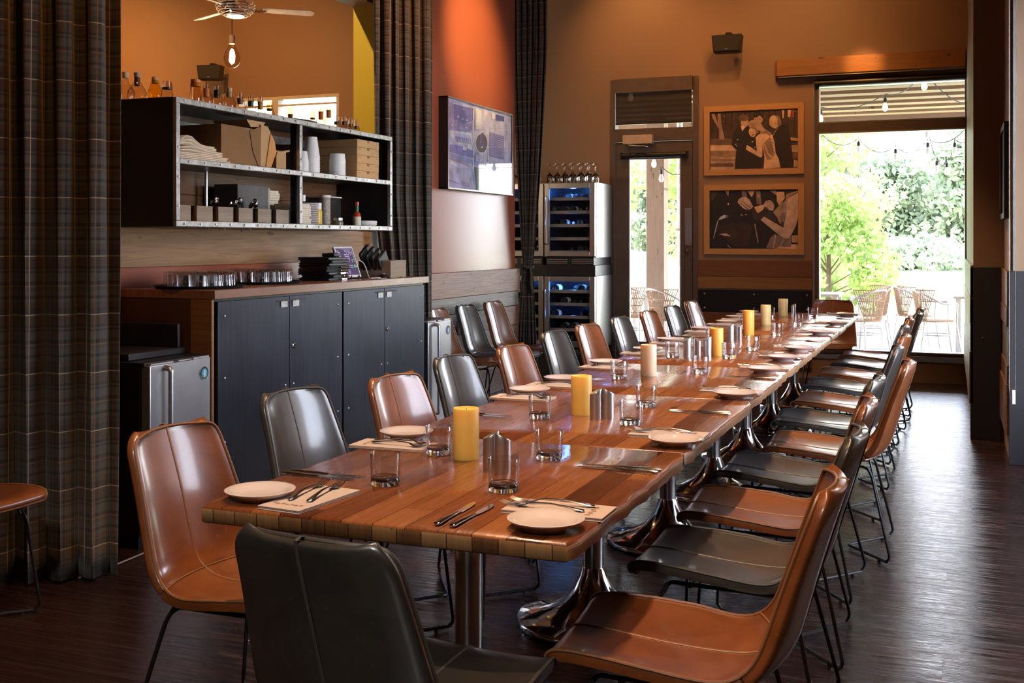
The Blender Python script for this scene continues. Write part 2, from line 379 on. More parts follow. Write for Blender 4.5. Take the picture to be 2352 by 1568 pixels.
def fabric():
    t = NT('plaid curtain wool'); uv = t.n('UVMap').outputs[0]; u, v, _ = t.sep(uv)
    dk, ol, br, gy = (.008, .008, .008), (.052, .046, .030), (.060, .030, .015), (.076, .067, .052)
    st = [(0, ol), (.10, dk), (.16, gy), (.30, dk), (.335, gy), (.37, dk), (.40, br), (.55, ol), (.60, dk), (.70, br), (.80, gy), (.86, dk), (.90, gy)]
    fu = t.math('FRACT', t.math('DIVIDE', u, .21)); fv = t.math('FRACT', t.math('DIVIDE', v, .24))
    base = t.mix(.5, t.ramp(fu, st, 'CONSTANT'), t.ramp(fv, st, 'CONSTANT'))
    def line(c, per, ph, wd): return t.math('LESS_THAN', t.math('FRACT', t.math('ADD', t.math('DIVIDE', c, per), ph)), wd/per)
    l1 = t.math('MAXIMUM', line(u, .21, .42, .0030), line(v, .24, .42, .0036))
    l2 = t.math('MAXIMUM', line(u, .21, .93, .0022), line(v, .24, .93, .0026))
    d1 = t.math('MAXIMUM', line(v, .12, .2, .003), line(v, .12, .26, .003))
    col = t.mix(t.math('MULTIPLY', d1, .6), base, dk); col = t.mix(t.math('MULTIPLY', l2, .7), col, (.32, .11, .03)); col = t.mix(t.math('MULTIPLY', l1, .8), col, (.48, .32, .19))
    wv = t.noise(t.mapv(uv, (700, 700, 1)), 1, 1); t.bump(wv, .25, .002)
    return t.done(col, .85, 0, Sheen_Weight=.25, Sheen_Roughness=.5)
m_fabric = fabric()
m_leafb = None
def leaf(name, c1, c2, tr=.5):
    t = NT(name); nz = t.noise(t.obj(), .9, 3)
    col = t.ramp(nz, [(.3, c1), (.7, c2)]); df = t.n('BsdfDiffuse'); tl = t.n('BsdfTranslucent'); mx = t.n('MixShader', {0: tr})
    t.set(df.inputs[0], col); t.set(tl.inputs[0], col); t.nt.links.new(df.outputs[0], mx.inputs[1]); t.nt.links.new(tl.outputs[0], mx.inputs[2]); t.nt.links.new(mx.outputs[0], t.out.inputs[0]); t.nt.nodes.remove(t.b); return t.mat
m_leafb = leaf('bright spring leaves', (.26, .36, .12), (.46, .55, .22))
m_leafd = leaf('haze tinted green leaves', (.20, .25, .17), (.34, .40, .27), .45)  # distance haze is put into the pale greyed leaf colour
m_bark = plain('tree bark', (.12, .08, .05), .9)
# ---------------------------------------------------------------- the room
BY = 11.75
struct(bx(-13, -3, -.1, 3.2, 12.0, 0).build('floor', m_floor, smooth=False))
struct(bx(-13.2, -3.2, 5.0, 3.2, 12.0, 5.2).build('ceiling', m_ceil, smooth=False))
def wall_with_holes(mb, lo, hi, holes, fn):
    """boxes between holes; lo/hi = (a, z) extents, holes = (a0, z0, a1, z1), fn(a0, z0, a1, z1) adds one box"""
    xs = sorted({lo[0], hi[0]} | {h[0] for h in holes} | {h[2] for h in holes})
    for a0, a1 in zip(xs, xs[1:]):
        zs = [(h[1], h[3]) for h in holes if h[0] <= a0+1e-6 and h[2] >= a1-1e-6]; z = lo[1]
        for z0, z1 in sorted(zs):
            if z0 > z: fn(a0, z, a1, z0)
            z = z1
        if z < hi[1]: fn(a0, z, a1, hi[1])
mb = MB()
wall_with_holes(mb, (-13, 0), (3.2, 5), [(-3.46, 0, -2.49, 3.17), (-1.30, .24, .205, 3.05), (-8.36, 2.2, -6.88, 3.20)], lambda a, b, c, d: mb.box(a, BY, b, c, BY+.25, d))
struct(mb.build('wall_back', m_wall, smooth=False))
mb = MB(); mb.box(.16, 8.55, 0, 3.2, BY, 5); mb.box(.36, 7.65, 0, 3.2, 8.55, 5)
struct(mb.build('wall_right', m_wall, smooth=False))
mb = MB()
wall_with_holes(mb, (-3, 0), (7.65, 5), [(4.6, .4, 7.5, 3.1)], lambda a, b, c, d: mb.box(.95, a, b, 1.2, c, d))
struct(mb.build('wall_right', m_wall, smooth=False))
for k, (y, q) in enumerate(((4.6, 2.9),)):
    f = struct(MB().box(1.06, y, .4, 1.12, y+.05, 3.1).box(1.06, y+q-.05, .4, 1.12, y+q, 3.1).box(1.06, y, .4, 1.12, y+q, .46).box(1.06, y, 3.04, 1.12, y+q, 3.1).box(1.06, y, 2.5, 1.12, y+q, 2.56).build('window_%d' % (k+3), m_trimbrown))
    bx(1.085, y+.05, .46, 1.09, y+q-.05, 3.04).build('pane', m_pane, f)
struct(bx(-13.2, -3.2, 0, -13, 12, 5).build('wall_far_left', m_wall, smooth=False))
struct(bx(-13, -3.2, 0, 3.2, -3, 5).build('wall_front', m_wall, smooth=False))
# picture wall (full height) with its mustard end, header above the curtain opening, low partition behind the counter
WX = -3.95
mb = MB(); mb.box(WX, 7.30, 0, WX-.2, 10.11, 5.0, 0)
wl = mb.mesh('wall_left', [m_red, m_yel], False)
for p in wl.polygons:
    if p.normal.y < -.9: p.material_index = 1
wl = bpy.data.objects.new('wall_left', wl); COL.objects.link(wl); struct(wl)
struct(bx(WX-.01, 3.0, 3.16, WX-.21, 7.30, 5.0).build('trim_1', m_wall, smooth=False))
struct(bx(WX, 3.9, 0, WX-.15, 7.30, 2.104).build('wall_left', m_red, smooth=False))
def boards(name, rows, fn, kind=True):
    """one panel of reclaimed boards: rows = (z0, z1, material index, thickness)"""
    mb = MB()
    for z0, z1, mi, th in rows: fn(mb, z0+.002, z1-.002, mi, th)
    o = mb.build(name, [wy['amber'], wy['brown'], wy['grey'], wy['honey'], m_black, wy['rosy']], smooth=True, bevel=.002)
    return struct(o)
boards('trim_2', [(1.265, 1.475, 3, .022), (1.475, 1.66, 1, .02), (1.66, 1.85, 1, .022), (1.85, 2.100, 1, .02), (.75, 1.05, 1, .02), (.45, .75, 0, .02)],
       lambda m, a, b, mi, th: m.box(WX, 3.95, a, WX+th, 7.26, b, mi))
boards('trim_3', [(.925, 1.142, 5, .045), (.785, .925, 2, .03), (.60, .785, 0, .036), (.42, .60, 1, .03), (.22, .42, 3, .034), (0, .22, 1, .03)],
       lambda m, a, b, mi, th: m.box(WX, 7.32, a, WX+th, 10.13, b, mi))
# back wall wainscot
mb = MB()
for z0, z1, mi, th in [(1.03, 1.21, 0, .03), (.905, 1.03, 3, .03), (.655, .895, 4, .014), (.54, .65, 0, .03), (.30, .54, 1, .03), (.10, .30, 0, .03)]:
    mb.box(-2.49, BY, z0+.002, -1.31, BY-th, z1-.002, mi)
o = struct(mb.build('trim_4', [wx['amber'], wx['brown'], wx['grey'], wx['honey'], m_black], bevel=.002))
sm = MB()
for x in (-2.42, -1.9, -1.36):
    for z in (.70, .85): sm.lathe([(0, 0), (.009, .001), (.007, .005), (0, .006)], 8, (0, 0, 0))
for x in (-2.42, -1.9, -1.36):
    for z in (.70, .85):
        s_ = MB(); s_.tf = Matrix.Translation((x, BY-.014, z)) @ Matrix.Rotation(PI/2, 4, 'X'); s_.lathe([(0, 0), (.010, 0), (.010, .003), (.006, .006), (0, .006)], 10); s_.build('screw', m_steel, o)
# piers on the right: boards on their window side, blackened panels on their fronts
boards('trim_5', [(1.0, 1.235, 2, .018), (.82, 1.0, 3, .022), (.62, .82, 2, .016), (.25, .62, 1, .026)], lambda m, a, b, mi, th: m.box(.16, 8.53, a, .16-th, BY-.01, b, mi))
boards('trim_6', [(.98, 1.215, 0, .02), (.86, .98, 1, .024), (.62, .86, 2, .012), (.50, .62, 1, .02), (.18, .50, 0, .03)], lambda m, a, b, mi, th: m.box(.36, 7.66, a, .36-th, 8.53, b, mi))
def screws(par, pts, r=.006):
    for x, y, z in pts:
        s_ = MB(); s_.tf = Matrix.Translation((x, y, z)) @ Matrix.Rotation(PI/2, 4, 'X'); s_.lathe([(0, 0), (r, 0), (r, .002), (r*.6, .004), (0, .004)], 10); s_.build('screw', m_rawsteel, par)
m_fabd = plain('dark pier panel', (.020, .018, .020), .6)
p = struct(bx(.14, 8.545, 0, .34, 8.53, 1.22).build('trim_7', m_fabd, bevel=.002)); screws(p, [(.22, 8.53, .72)])
p = struct(bx(.35, 7.645, 0, .94, 7.63, 1.215).build('trim_8', m_fabd, bevel=.002)); screws(p, [(.44, 7.63, z) for z in (1.12, .74, .33, .03)])
p = struct(bx(.372, 7.648, 1.22, .388, 7.60, 5.0).build('trim_9', m_alu))
# ---------------------------------------------------------------- back window
def frame_rect(mb, x0, z0, x1, z1, t, y0, y1, mi=0):
    mb.box(x0, y0, z0, x0+t, y1, z1, mi); mb.box(x1-t, y0, z0, x1, y1, z1, mi); mb.box(x0+t, y0, z0, x1-t, y1, z0+t, mi); mb.box(x0+t, y0, z1-t, x1-t, y1, z1, mi); return mb
mb = MB(); frame_rect(mb, -1.30, .24, .205, 3.05, .05, BY+.0, BY+.12); mb.box(-1.25, BY, 2.515, .155, BY+.12, 2.615)
w1 = struct(mb.build('window_1', m_trimbrown, bevel=.003))
mb = MB(); frame_rect(mb, -1.252, .288, .157, 2.518, .014, BY-.004, BY+.11); frame_rect(mb, -1.252, 2.612, .157, 3.0, .014, BY-.004, BY+.11); mb.box(-1.303, BY-.012, .24, -1.286, BY, 3.05)
mb.build('window_edging', m_alu, w1, bevel=.001)
bx(-1.24, BY+.05, .30, .145, BY+.056, 2.505).build('pane', m_pane, w1); bx(-1.24, BY+.05, 2.625, .145, BY+.056, 2.99).build('pane', m_pane, w1)
bx(-1.31, BY-.012, .205, .215, BY+.02, .262).build('window_sill', m_alu, w1, bevel=.003)
t = thing('roller_blind', 'black rolled up roller blind across the top of the tall back window', 'blind', (-.55, BY-.03, 3.02))
r_ = MB(); r_.tf = Matrix.Rotation(PI/2, 4, 'Y'); r_.lathe([(.032, -.725), (.032, .725)], 16); r_.build('roll', m_blackpl, t)
bx(-.735, -.04, -.05, -.725, .03, .035).build('bracket', m_black, t); bx(.725, -.04, -.05, .735, .03, .035).build('bracket', m_black, t)
t = thing('barn_beam', 'long amber barn timber beam mounted above the tall back window', 'beam', (-.72, BY-.075, 3.185))
bx(-.93, -.06, -.085, .87, .065, .085).build('timber', m_beam, t, bevel=.006)
bx(-.955, .0, -.075, -.93, .07, .075).build('end_cap', wx['brown'], t)
bx(-.92, -.045, -.10, .87, .05, -.085).build('light_channel', m_alu, t)
# ---------------------------------------------------------------- back door with transom
mb = MB(); frame_rect(mb, -3.46, 0.001, -2.49, 3.17, .055, BY-.02, BY+.12); mb.box(-3.405, BY-.02, 2.49, -2.545, BY+.12, 2.63); d1 = struct(mb.build('door_1', m_trimbrown, bevel=.003))
bx(-3.40, BY+.05, 2.63, -2.55, BY+.056, 3.11).build('pane', m_pane, d1)
mb = MB(); X0, X1, Z0, Z1 = -3.40, -2.55, .01, 2.485
mb.box(X0, BY+.0, Z0, X0+.15, BY+.05, Z1); mb.box(X1-.13, BY, Z0, X1, BY+.05, Z1); mb.box(X0+.15, BY, Z0, X1-.13, BY+.05, Z0+.30); mb.box(X0+.15, BY, 2.30, X1-.13, BY+.05, Z1)
mb.build('door_leaf', m_trimbrown, d1, bevel=.003)
bx(X0+.15, BY+.022, .31, X1-.13, BY+.028, 2.30).build('pane', m_pane, d1)
mb = MB(); frame_rect(mb, X0+.145, .305, X1-.125, 2.305, .012, BY-.003, BY+.03); mb.build('glazing_bead', m_alu, d1)
mb = MB(); mb.box(-2.635, BY-.012, 1.36, -2.56, BY, 1.76); mb.build('kick_plate', m_steel, d1, bevel=.002)
mb = MB(); mb.box(-2.635, BY-.010, .60, -2.56, BY, 1.24); mb.build('hinge_plate', m_trimbrown, d1, bevel=.002)
s_ = MB(); s_.tf = Matrix.Translation((-2.60, BY, 1.31)) @ Matrix.Rotation(PI/2, 4, 'X'); s_.lathe([(.026, 0), (.026, .02), (.018, .035), (.018, .05), (0, .05)], 20); s_.build('lock', m_chrome, d1)
mb = MB(); mb.box(-3.30, BY-.10, 2.455, -2.97, BY-.02, 2.555); mb.build('door_closer', plain('beige door closer', (.50, .38, .27), .45), d1, bevel=.008)
mb = MB(); mb.tube(arc([(-3.26, BY-.06, 2.45), (-3.22, BY-.13, 2.44), (-3.02, BY-.07, 2.425)], .02), .008, 8); mb.tube([(-3.25, BY-.05, 2.445), (-3.04, BY-.12, 2.43)], .007, 8); mb.build('closer_arm', m_steel, d1)
t = thing('roller_blind', 'short black roller blind rolled up at the head of the glazed door leaf', 'blind', (-2.965, BY-.035, 2.335))
r_ = MB(); r_.tf = Matrix.Rotation(PI/2, 4, 'Y'); r_.lathe([(.028, -.355), (.028, .355)], 16); r_.build('roll', m_blackpl, t); bx(-.37, -.03, -.035, -.355, .03, .035).build('bracket', m_black, t); bx(.355, -.03, -.035, .37, .03, .035).build('bracket', m_black, t)
m_screen = NT('sheer dark screen fabric'); m_screen.nt.nodes.remove(m_screen.b)
_a = m_screen.n('BsdfTransparent'); _b = m_screen.n('BsdfDiffuse', {0: (.05, .04, .03, 1)}); _m = m_screen.n('MixShader', {0: .88}); m_screen.nt.links.new(_a.outputs[0], _m.inputs[1]); m_screen.nt.links.new(_b.outputs[0], _m.inputs[2]); m_screen.nt.links.new(_m.outputs[0], m_screen.out.inputs[0]); m_screen = m_screen.mat
t = thing('roller_blind', 'sheer black roller blind drawn down over the transom above the door', 'blind', (-2.975, BY-.03, 3.08))
bx(-.43, -.03, -.06, .43, .03, .09).build('cassette', m_trimbrown, t); bx(-.42, 0, -.385, .42, .003, -.06).build('screen', m_screen, t); bx(-.42, -.006, -.405, .42, .008, -.385).build('bottom_bar', m_blackpl, t)
# bar room window
mb = MB(); frame_rect(mb, -8.36, 2.2, -6.88, 3.20, .04, BY+.0, BY+.12); mb.box(-7.83, BY-.01, 2.24, -7.74, BY+.12, 3.16); mb.box(-8.32, BY, 3.075, -6.92, BY+.06, 3.10)
w2 = struct(mb.build('window_2', plain('pale window frame', (.55, .50, .42), .4), bevel=.003)); bx(-8.32, BY+.05, 2.24, -6.92, BY+.056, 3.16).build('pane', m_pane, w2)
# ---------------------------------------------------------------- outdoors
m_patio = plain('pale patio concrete', (.46, .44, .42), .8, 0, .08, 2)
m_grass = plain('sunlit lawn', (.40, .44, .20), .9, 0, .14, .6)
m_field = plain('bright mown field', (.52, .52, .34), .95, 0, .06, .05)
struct(bx(-14, 12.0, -.2, 8, 19.2, -.03).build('patio_floor', m_patio, smooth=False))
struct(bx(3.3, -30, -.3, 60, 19.2, -.05).build('ground', m_patio, smooth=False))
struct(bx(-60, 19.2, -.3, 60, 34, -.06).build('ground', m_grass, smooth=False))
struct(MB().add([(-160, 34, -.06), (160, 34, -.06), (160, 200, -.2), (-160, 200, -.2), (-160, 34, -.4), (160, 34, -.4), (160, 200, -.6), (-160, 200, -.6)], [(0, 1, 2, 3), (7, 6, 5, 4), (0, 4, 5, 1), (1, 5, 6, 2), (2, 6, 7, 3), (3, 7, 4, 0)]).build('ground', m_field, smooth=False))
m_pwood = rw('warm patio timber', [(.12, .065, .035), (.29, .18, .10), (.42, .28, .17)], 'X', 'Y', rough=.7, grain=10, bump=.4, seed=8)
m_post = rw('weathered patio post timber', [(.16, .10, .065), (.34, .24, .17), (.48, .37, .28)], 'Z', 'X', rough=.75, grain=14, bump=.5, seed=9)
pr = thing('patio_roof', 'slatted timber patio roof seen through the tops of the back windows', 'roof', (-3, 15, 3.35))
for k in range(10):
    bx(-3.2, -2.85+k*.62, .0, 9, -2.85+k*.62+.26, .16).build('rafter', m_pwood, pr, bevel=.004)
bx(-3.2, -3, .20, 9, 3.2, .24).build('roof_deck', m_pwood, pr)
bx(-3.2, 3.1, -.12, 9, 3.3, .26).build('edge_beam', m_pwood, pr, bevel=.006)
def post(x, y, wd, label):
    t = thing('patio_post', label, 'post', (x, y, -.03)); bx(-wd/2, -wd/2, .10, wd/2, wd/2, 3.26).build('timber', m_post, t, bevel=.006); bx(-wd/2-.01, -wd/2-.01, 0, wd/2+.01, wd/2+.01, .10).build('base_shoe', m_black, t)
post(-4.05, 16.2, .27, 'thick pinkish timber post outside the glazed door, left of the downpipe'); post(-3.05, 14.6, .24, 'brown timber post outside the glazed door, right of the downpipe')
post(-9.0, 17.2, .26, 'timber post outside the high bar room window')
t = thing('downpipe', 'white rain downpipe between the two patio posts outside the door', 'pipe', (-3.80, 16.6, -.03)); MB().lathe([(.045, 0), (.045, 3.25)], 14).build('pipe', m_white, t); bx(-.055, -.05, 1.6, .055, .06, 1.63).build('bracket', m_steel, t)
# bistro chairs
m_rattan = plain('pale woven cane', (.50, .34, .22), .8, 0, .25, 60, .6)
m_alul = plain('bright aluminium tube', (.75, .75, .74), .3, .7)
def bistro():
    t = thing('bistro_chair', 'x', 'chair')
    fr = MB(); pts = [(.30*math.cos(a), .27*math.sin(a)) for a in [PI*(-.30+1.6*k/22) for k in range(23)]]
    arm = [(-x if False else -p[0]*1.0, p[1], .66+.17*max(0, p[0]/.30*1.0)) for p, x in zip([(math.cos(PI*(.5+(k/22-.5)*1.55))*0+.29*math.cos(PI*(k/22-.5)*1.45), .28*math.sin(PI*(k/22-.5)*1.45)) for k in range(23)], range(23))]
    fr.tube(arm, .013, 8); fr.build('arm_rail', m_alul, t)
    s_ = MB(); s_.lathe([(0, .445), (.20, .445), (.225, .44), (.225, .425), (0, .42)], 24); s_.build('seat', m_rattan, t)
    b_ = MB()
    for lay in (0, 1):
        pass
    rows = []
    for i in range(9):
        v = i/8; row = []
        for j in range(13):
            a = (j/12-.5)*PI*(.50+.32*v); r = .225+.06*v
            row.append((-r*math.cos(a), r*math.sin(a), .45+.375*v))
        rows.append(row)
    for j in range(0, 13): b_.tube([rows[i][j] for i in range(9)], .0065, 5)
    for j in range(12): b_.tube([tuple((Vector(rows[i][j])+Vector(rows[i][j+1]))/2) for i in range(9)], .0055, 5)
    for i in (0, 1, 3, 5, 8): b_.tube(rows[i], .007, 5)
    bo = b_.build('backrest', m_rattan, t)
    for sx, sy in ((1, 1), (1, -1), (-1, 1), (-1, -1)):
        l_ = MB(); l_.tube(arc([(sx*.20, sy*.21, .66 if sx > 0 else .44), (sx*.19, sy*.20, .42), (sx*.25, sy*.23, 0)], .08), .012, 8); l_.build('leg', m_alul, t)
    r_ = MB(); r_.tube([(.21*math.cos(a), .21*math.sin(a), .26) for a in [2*PI*k/20 for k in range(20)]], .008, 6, closed=True); r_.build('ring_brace', m_alul, t)
    return t
bc = bistro(); spots = [(-1.02, 14.75, PI*.80, 'woven cane bistro chair nearest the left edge of the back window'), (-1.02, 15.95, PI*1.1, 'woven cane bistro chair standing behind another at the left of the back window'),
    (-.15, 15.0, .25, 'woven cane bistro chair at the right of the back window, back to the glass'), (-.42, 16.0, PI*.1, 'woven cane bistro chair behind the right hand one outside the back window'),
    (-3.95, 14.4, PI*.45, 'woven cane bistro chair outside the glazed door, in front of the thick post'), (-3.35, 14.0, PI*.3, 'woven cane bistro chair half seen past the latch side of the glazed door')]
for i, (x, y, a, l) in enumerate(spots):
    o = bc if i == 0 else dup(bc)
    o.location = (x, y, -.03); o.rotation_euler = (0, 0, a); o['label'] = l; o['group'] = 'cane bistro chairs on the patio'
def ptable(x, y, label):
    t = thing('patio_table', label, 'table', (x, y, -.03)); bx(-.7, -.35, .70, .7, .35, .735).build('tabletop', m_alul, t, bevel=.006)
    for sx in (-1, 1):
        for sy in (-1, 1): bx(sx*.64-.03, sy*.3-.03, 0, sx*.64+.03, sy*.3+.03, .70).build('leg', m_alul, t)
ptable(-2.05, 15.6, 'white patio table beyond the left side of the back window'); ptable(-4.7, 15.3, 'white patio table seen through the left of the glazed door'); ptable(.75, 15.6, 'white patio table beyond the right edge of the back window')
# trees
def leaf_cloud(blobs, n, size, seed):
    rg = np.random.default_rng(seed); W = np.array([b[3]**2 for b in blobs]); W = W/W.sum(); idx = rg.choice(len(blobs), n, p=W); B = np.array(blobs)[idx]
    d = rg.normal(size=(n, 3)); d /= np.linalg.norm(d, axis=1)[:, None]; r = B[:, 3]*(.55+.5*rg.random(n)**.6)
    P = B[:, :3]+d*r[:, None]*np.array([1, 1, .85]); a = rg.normal(size=(n, 3)); a /= np.linalg.norm(a, axis=1)[:, None]; b = rg.normal(size=(n, 3)); b -= a*(a*b).sum(1)[:, None]; b /= np.linalg.norm(b, axis=1)[:, None]
    s = size*(.6+.8*rg.random(n))[:, None]; V = np.concatenate([P-a*s, P+b*s*.5, P+a*s, P-b*s*.5], 1).reshape(-1, 3)
    me = bpy.data.meshes.new('leaves'); me.vertices.add(4*n); me.vertices.foreach_set('co', V.ravel()); me.loops.add(4*n); me.loops.foreach_set('vertex_index', np.arange(4*n)); me.polygons.add(n); me.polygons.foreach_set('loop_start', np.arange(n)*4); me.update(); return me
def tree(name, label, x, y, h, spread, nb, n, size, mat, seed, group=None, low=.25, kind='tree'):
    rg = random.Random(seed); t = thing(name, label, kind, (x, y, -.06), 0, group)
    tr = MB(); tr.tube([(0, 0, 0), (.05*h*.1, .02, h*.35), (-.02*h, 0, h*.7)], .1, 8, radii=[h*.022, h*.016, h*.006])
    bl = []
    for k in range(nb):
        a = rg.random()*2*PI; v = low+(1-low)*rg.random()**.9; rr = spread*math.sqrt(rg.random())*(1-.55*max(0, v-.4)); c = (rr*math.cos(a), rr*math.sin(a), h*v*.92)
        bl.append((*c, spread*(.28+.22*rg.random()))); tr.tube([(0, 0, h*v*.45), (c[0]*.5, c[1]*.5, h*v*.7), c], .03, 5, radii=[h*.006, h*.004, h*.002])
    tr.build('trunk', m_bark, t); me = leaf_cloud(bl, n, size, seed); me.materials.append(mat); o = bpy.data.objects.new('foliage', me); COL.objects.link(o); o.parent = t; return t
tree('shade_tree', 'bright spring green tree filling the left side of the back window', -4.5, 27.5, 6.8, 2.4, 46, 24000, .085, m_leafb, 1, 'bright young trees by the lawn', .06)
tree('shade_tree', 'low bright green tree in front of the field, lower left of the back window', -2.35, 24, 3.0, 1.15, 22, 6500, .075, m_leafb, 2, 'bright young trees by the lawn', .05)
tree('shade_tree', 'bright spring green tree seen through the glazed door', -8.9, 26, 5.6, 2.0, 30, 9000, .085, m_leafb, 3, 'bright young trees by the lawn', .08)
for k in range(11):
    rg = random.Random(k+50); x = -50+k*6.6+rg.uniform(-.6, .6)
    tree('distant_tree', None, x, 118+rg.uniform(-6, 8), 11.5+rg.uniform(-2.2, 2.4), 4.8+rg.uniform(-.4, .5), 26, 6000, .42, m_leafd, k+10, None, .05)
for k, o in enumerate(sorted([o for o in COL.objects if o.name.startswith('distant_tree')], key=lambda o: o.location.x)):
    o['group'] = 'hazy tree line beyond the field'; o['label'] = 'hazy green tree in the line of trees beyond the bright field'
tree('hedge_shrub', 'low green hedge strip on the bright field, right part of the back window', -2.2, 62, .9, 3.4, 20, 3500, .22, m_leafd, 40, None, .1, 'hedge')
t = thing('power_line', 'thin grey power lines crossing in front of the distant tree line', 'cable', (0, 100, 8.6))
for k in range(3): MB().tube([(-60+12*i, 0, k*.55-.0009*(i-5)**2) for i in range(11)], .05, 5).build('wire', plain('grey wire', (.3, .3, .32), .6), t)
# string lights outdoors
m_bulbg = emit('glowing outdoor bulb', (1, .80, .5), 3.0); m_cord = plain('black cord', (.02, .02, .02), .6)
m_bulbw = plain('clear white bulb', (.85, .86, .84), .25)
def pix(x, y, Y):
    r = (x-1176)/2550; u = (555-y)/2550; a = r*math.cos(TH)-math.sin(TH); b = r*math.sin(TH)+math.cos(TH); Z = Y/b; return (a*Z, Y, 1.4+u*Z)
def sbulb():
    t = thing('string_light_bulb', 'x', 'bulb'); MB().lathe([(0, 0), (.022, 0), (.024, .03), (.02, .06), (.006, .065), (.004, .12)], 12).build('socket', m_blackpl, t)
    MB().lathe([(0, -.115), (.02, -.108), (.034, -.085), (.036, -.06), (.026, -.025), (.018, .0)], 14, cap=False).build('glass_bulb', m_bulbw, t); return t
sb = sbulb(); BL = [(1972, 335, 17.0, 0, 'hanging at the upper left of the back window'), (2057, 352, 17.0, 0, 'hanging left of centre in the back window, before the tree line'), (2129, 300, 16.4, 0, 'just below the transom bar of the back window'), (2131, 338, 16.8, 0, 'right of centre in the back window, second below the transom'),
      (2152, 380, 17.0, 0, 'left one of the two lowest bulbs in the back window'), (2175, 384, 17.2, 0, 'right one of the two lowest bulbs in the back window'), (2193, 338, 17.0, 0, 'nearest the right edge of the back window'),
      (2123, 186, 14.0, 1, 'lit, high in the transom of the back window right of centre'), (1885, 264, 16.5, 1, 'lit, at the lower left corner of the back window transom'), (2033, 236, 15.5, 1, 'standing in for a lamp reflection, middle of the back window transom'),  # middle transom bulb stands in for an indoor lamp mirrored in the pane
      (1519, 400, 15.4, 0, 'in the upper middle of the glazed door, before the posts'), (1567, 416, 15.8, 0, 'at the right edge of the glazed door pane'), (1502, 366, 15.0, 1, 'close under the blind of the glazed door'), (1449, 213, 14.0, 1, 'lit, behind the sheer blind of the door transom')]
for i, (x, y, Y, lit, l) in enumerate(BL):
    o = sb if i == 0 else dup(sb)
    o.location = pix(x, y, Y); o['label'] = 'patio string light bulb '+l; o['group'] = 'bulbs of the patio string lights'
    if lit:
        for ch in o.children:
            if ch.name.startswith('glass_bulb'): ch.material_slots[0].link = 'OBJECT'; ch.material_slots[0].material = m_bulbg
def cable(ids, label, sag=.12):
    P = []
    for a, b in zip(ids, ids[1:]):
        pa, pb = [Vector(pix(*BL[k][:3]))+Vector((0, 0, .114)) if isinstance(k, int) else Vector(pix(*k)) for k in (a, b)]
        for k in range(8): t = k/8; P.append(pa.lerp(pb, t)-Vector((0, 0, sag*4*t*(1-t))))
    P.append(pb); return tag(MB().tube(P, .006, 6).build('string_light_cable', m_cord), label, 'cable', 'patio string light cables')
cable([(1880, 300, 16), 0, 1, 3, (2230, 280, 17)], 'black string light cable sagging across the top of the back window', .15)
cable([2, 4, 5, 6, (2240, 300, 17)], 'black string light cable with the lowest bulbs, right part of the back window', .1)
cable([(1862, 225, 15), 8, 9, 7, (2232, 240, 15)], 'black string light cable across the back window transom', .1)
cable([12, 10, 11, (1590, 430, 15.8)], 'black string light cable dipping across the glazed door', .06)
# ---------------------------------------------------------------- dining tables pushed end to end
TX0, TX1, TZ = -1.703, -.738, .76
ends = [2.229, 3.325, 4.508, 5.66, 6.66, 7.75, 8.95, 10.275]
pos_words = ['nearest the camera', 'second from the near end', 'third from the near end', 'fourth from the near end', 'third from the far end', 'second from the far end', 'at the far end by the window']
rg = random.Random(3)
for i, (y0, y1) in enumerate(zip(ends, ends[1:])):
    t = thing('dining_table', 'reclaimed wood dining table on a trumpet pedestal, '+pos_words[i], 'table', ((TX0+TX1)/2, (y0+y1)/2, 0), 0, 'tables pushed together into one long banquet table')
    L = (y1-y0)/2-.0015; Wd = (TX1-TX0)/2+rg.uniform(-.004, .003); n = 18; mb = MB(); vs = []; fs = []; mi = []
    prof = []
    for sx in (1, -1):
        xs = [sx*(Wd+(rg.uniform(-.007, .005) if 0 < k < n else (-.012))) for k in range(n+1)]; prof.append(xs)
    R, Lf = prof
    ys = [-L+2*L*k/n for k in range(n+1)]
    out = [(R[k], ys[k]) for k in range(n+1)]+[(Lf[k], ys[k]) for k in range(n, -1, -1)]
    N = len(out); th = .042
    V = []
    for z, ins in ((TZ, .006), (TZ-.006, .0), (TZ-th+.004, .001), (TZ-th, .006)):
        for x, y in out: V.append((x-math.copysign(ins, x), y-math.copysign(ins, y) if abs(abs(y)-L) < 1e-6 else y, z))
    mb.add(V, [tuple(range(N))], 0); mb.f.append(tuple(reversed(range(3*N, 4*N)))); mb.m.append(0)
    for r in range(3):
        for k in range(N):
            k2 = (k+1) % N; mb.f.append((r*N+k, (r+1)*N+k, (r+1)*N+k2, r*N+k2)); mb.m.append(0 if r == 0 else (1 if abs(abs(out[k][1])-abs(out[k2][1])) < 1e-6 and abs(abs(out[k][1])-L) < 1e-6 else 2))
    top = mb.build('tabletop', [m_table, m_tabedge, m_tabside], t, angle=50)
    c = MB(); c.lathe([(.038, .20), (.038, TZ-th-.012)], 28); c.build('column', m_column, t)
    b = MB(); b.lathe([(0, 0), (.280, 0), (.285, .006), (.285, .020), (.275, .026), (.22, .036), (.16, .055), (.11, .085), (.075, .13), (.052, .175), (.043, .205), (0, .205)], 48); b.build('trumpet_base', m_chrome, t, angle=60)
    p = MB(); p.box(-.19, -.19, TZ-th-.012, .19, .19, TZ-th); p.build('mounting_plate', m_black, t)
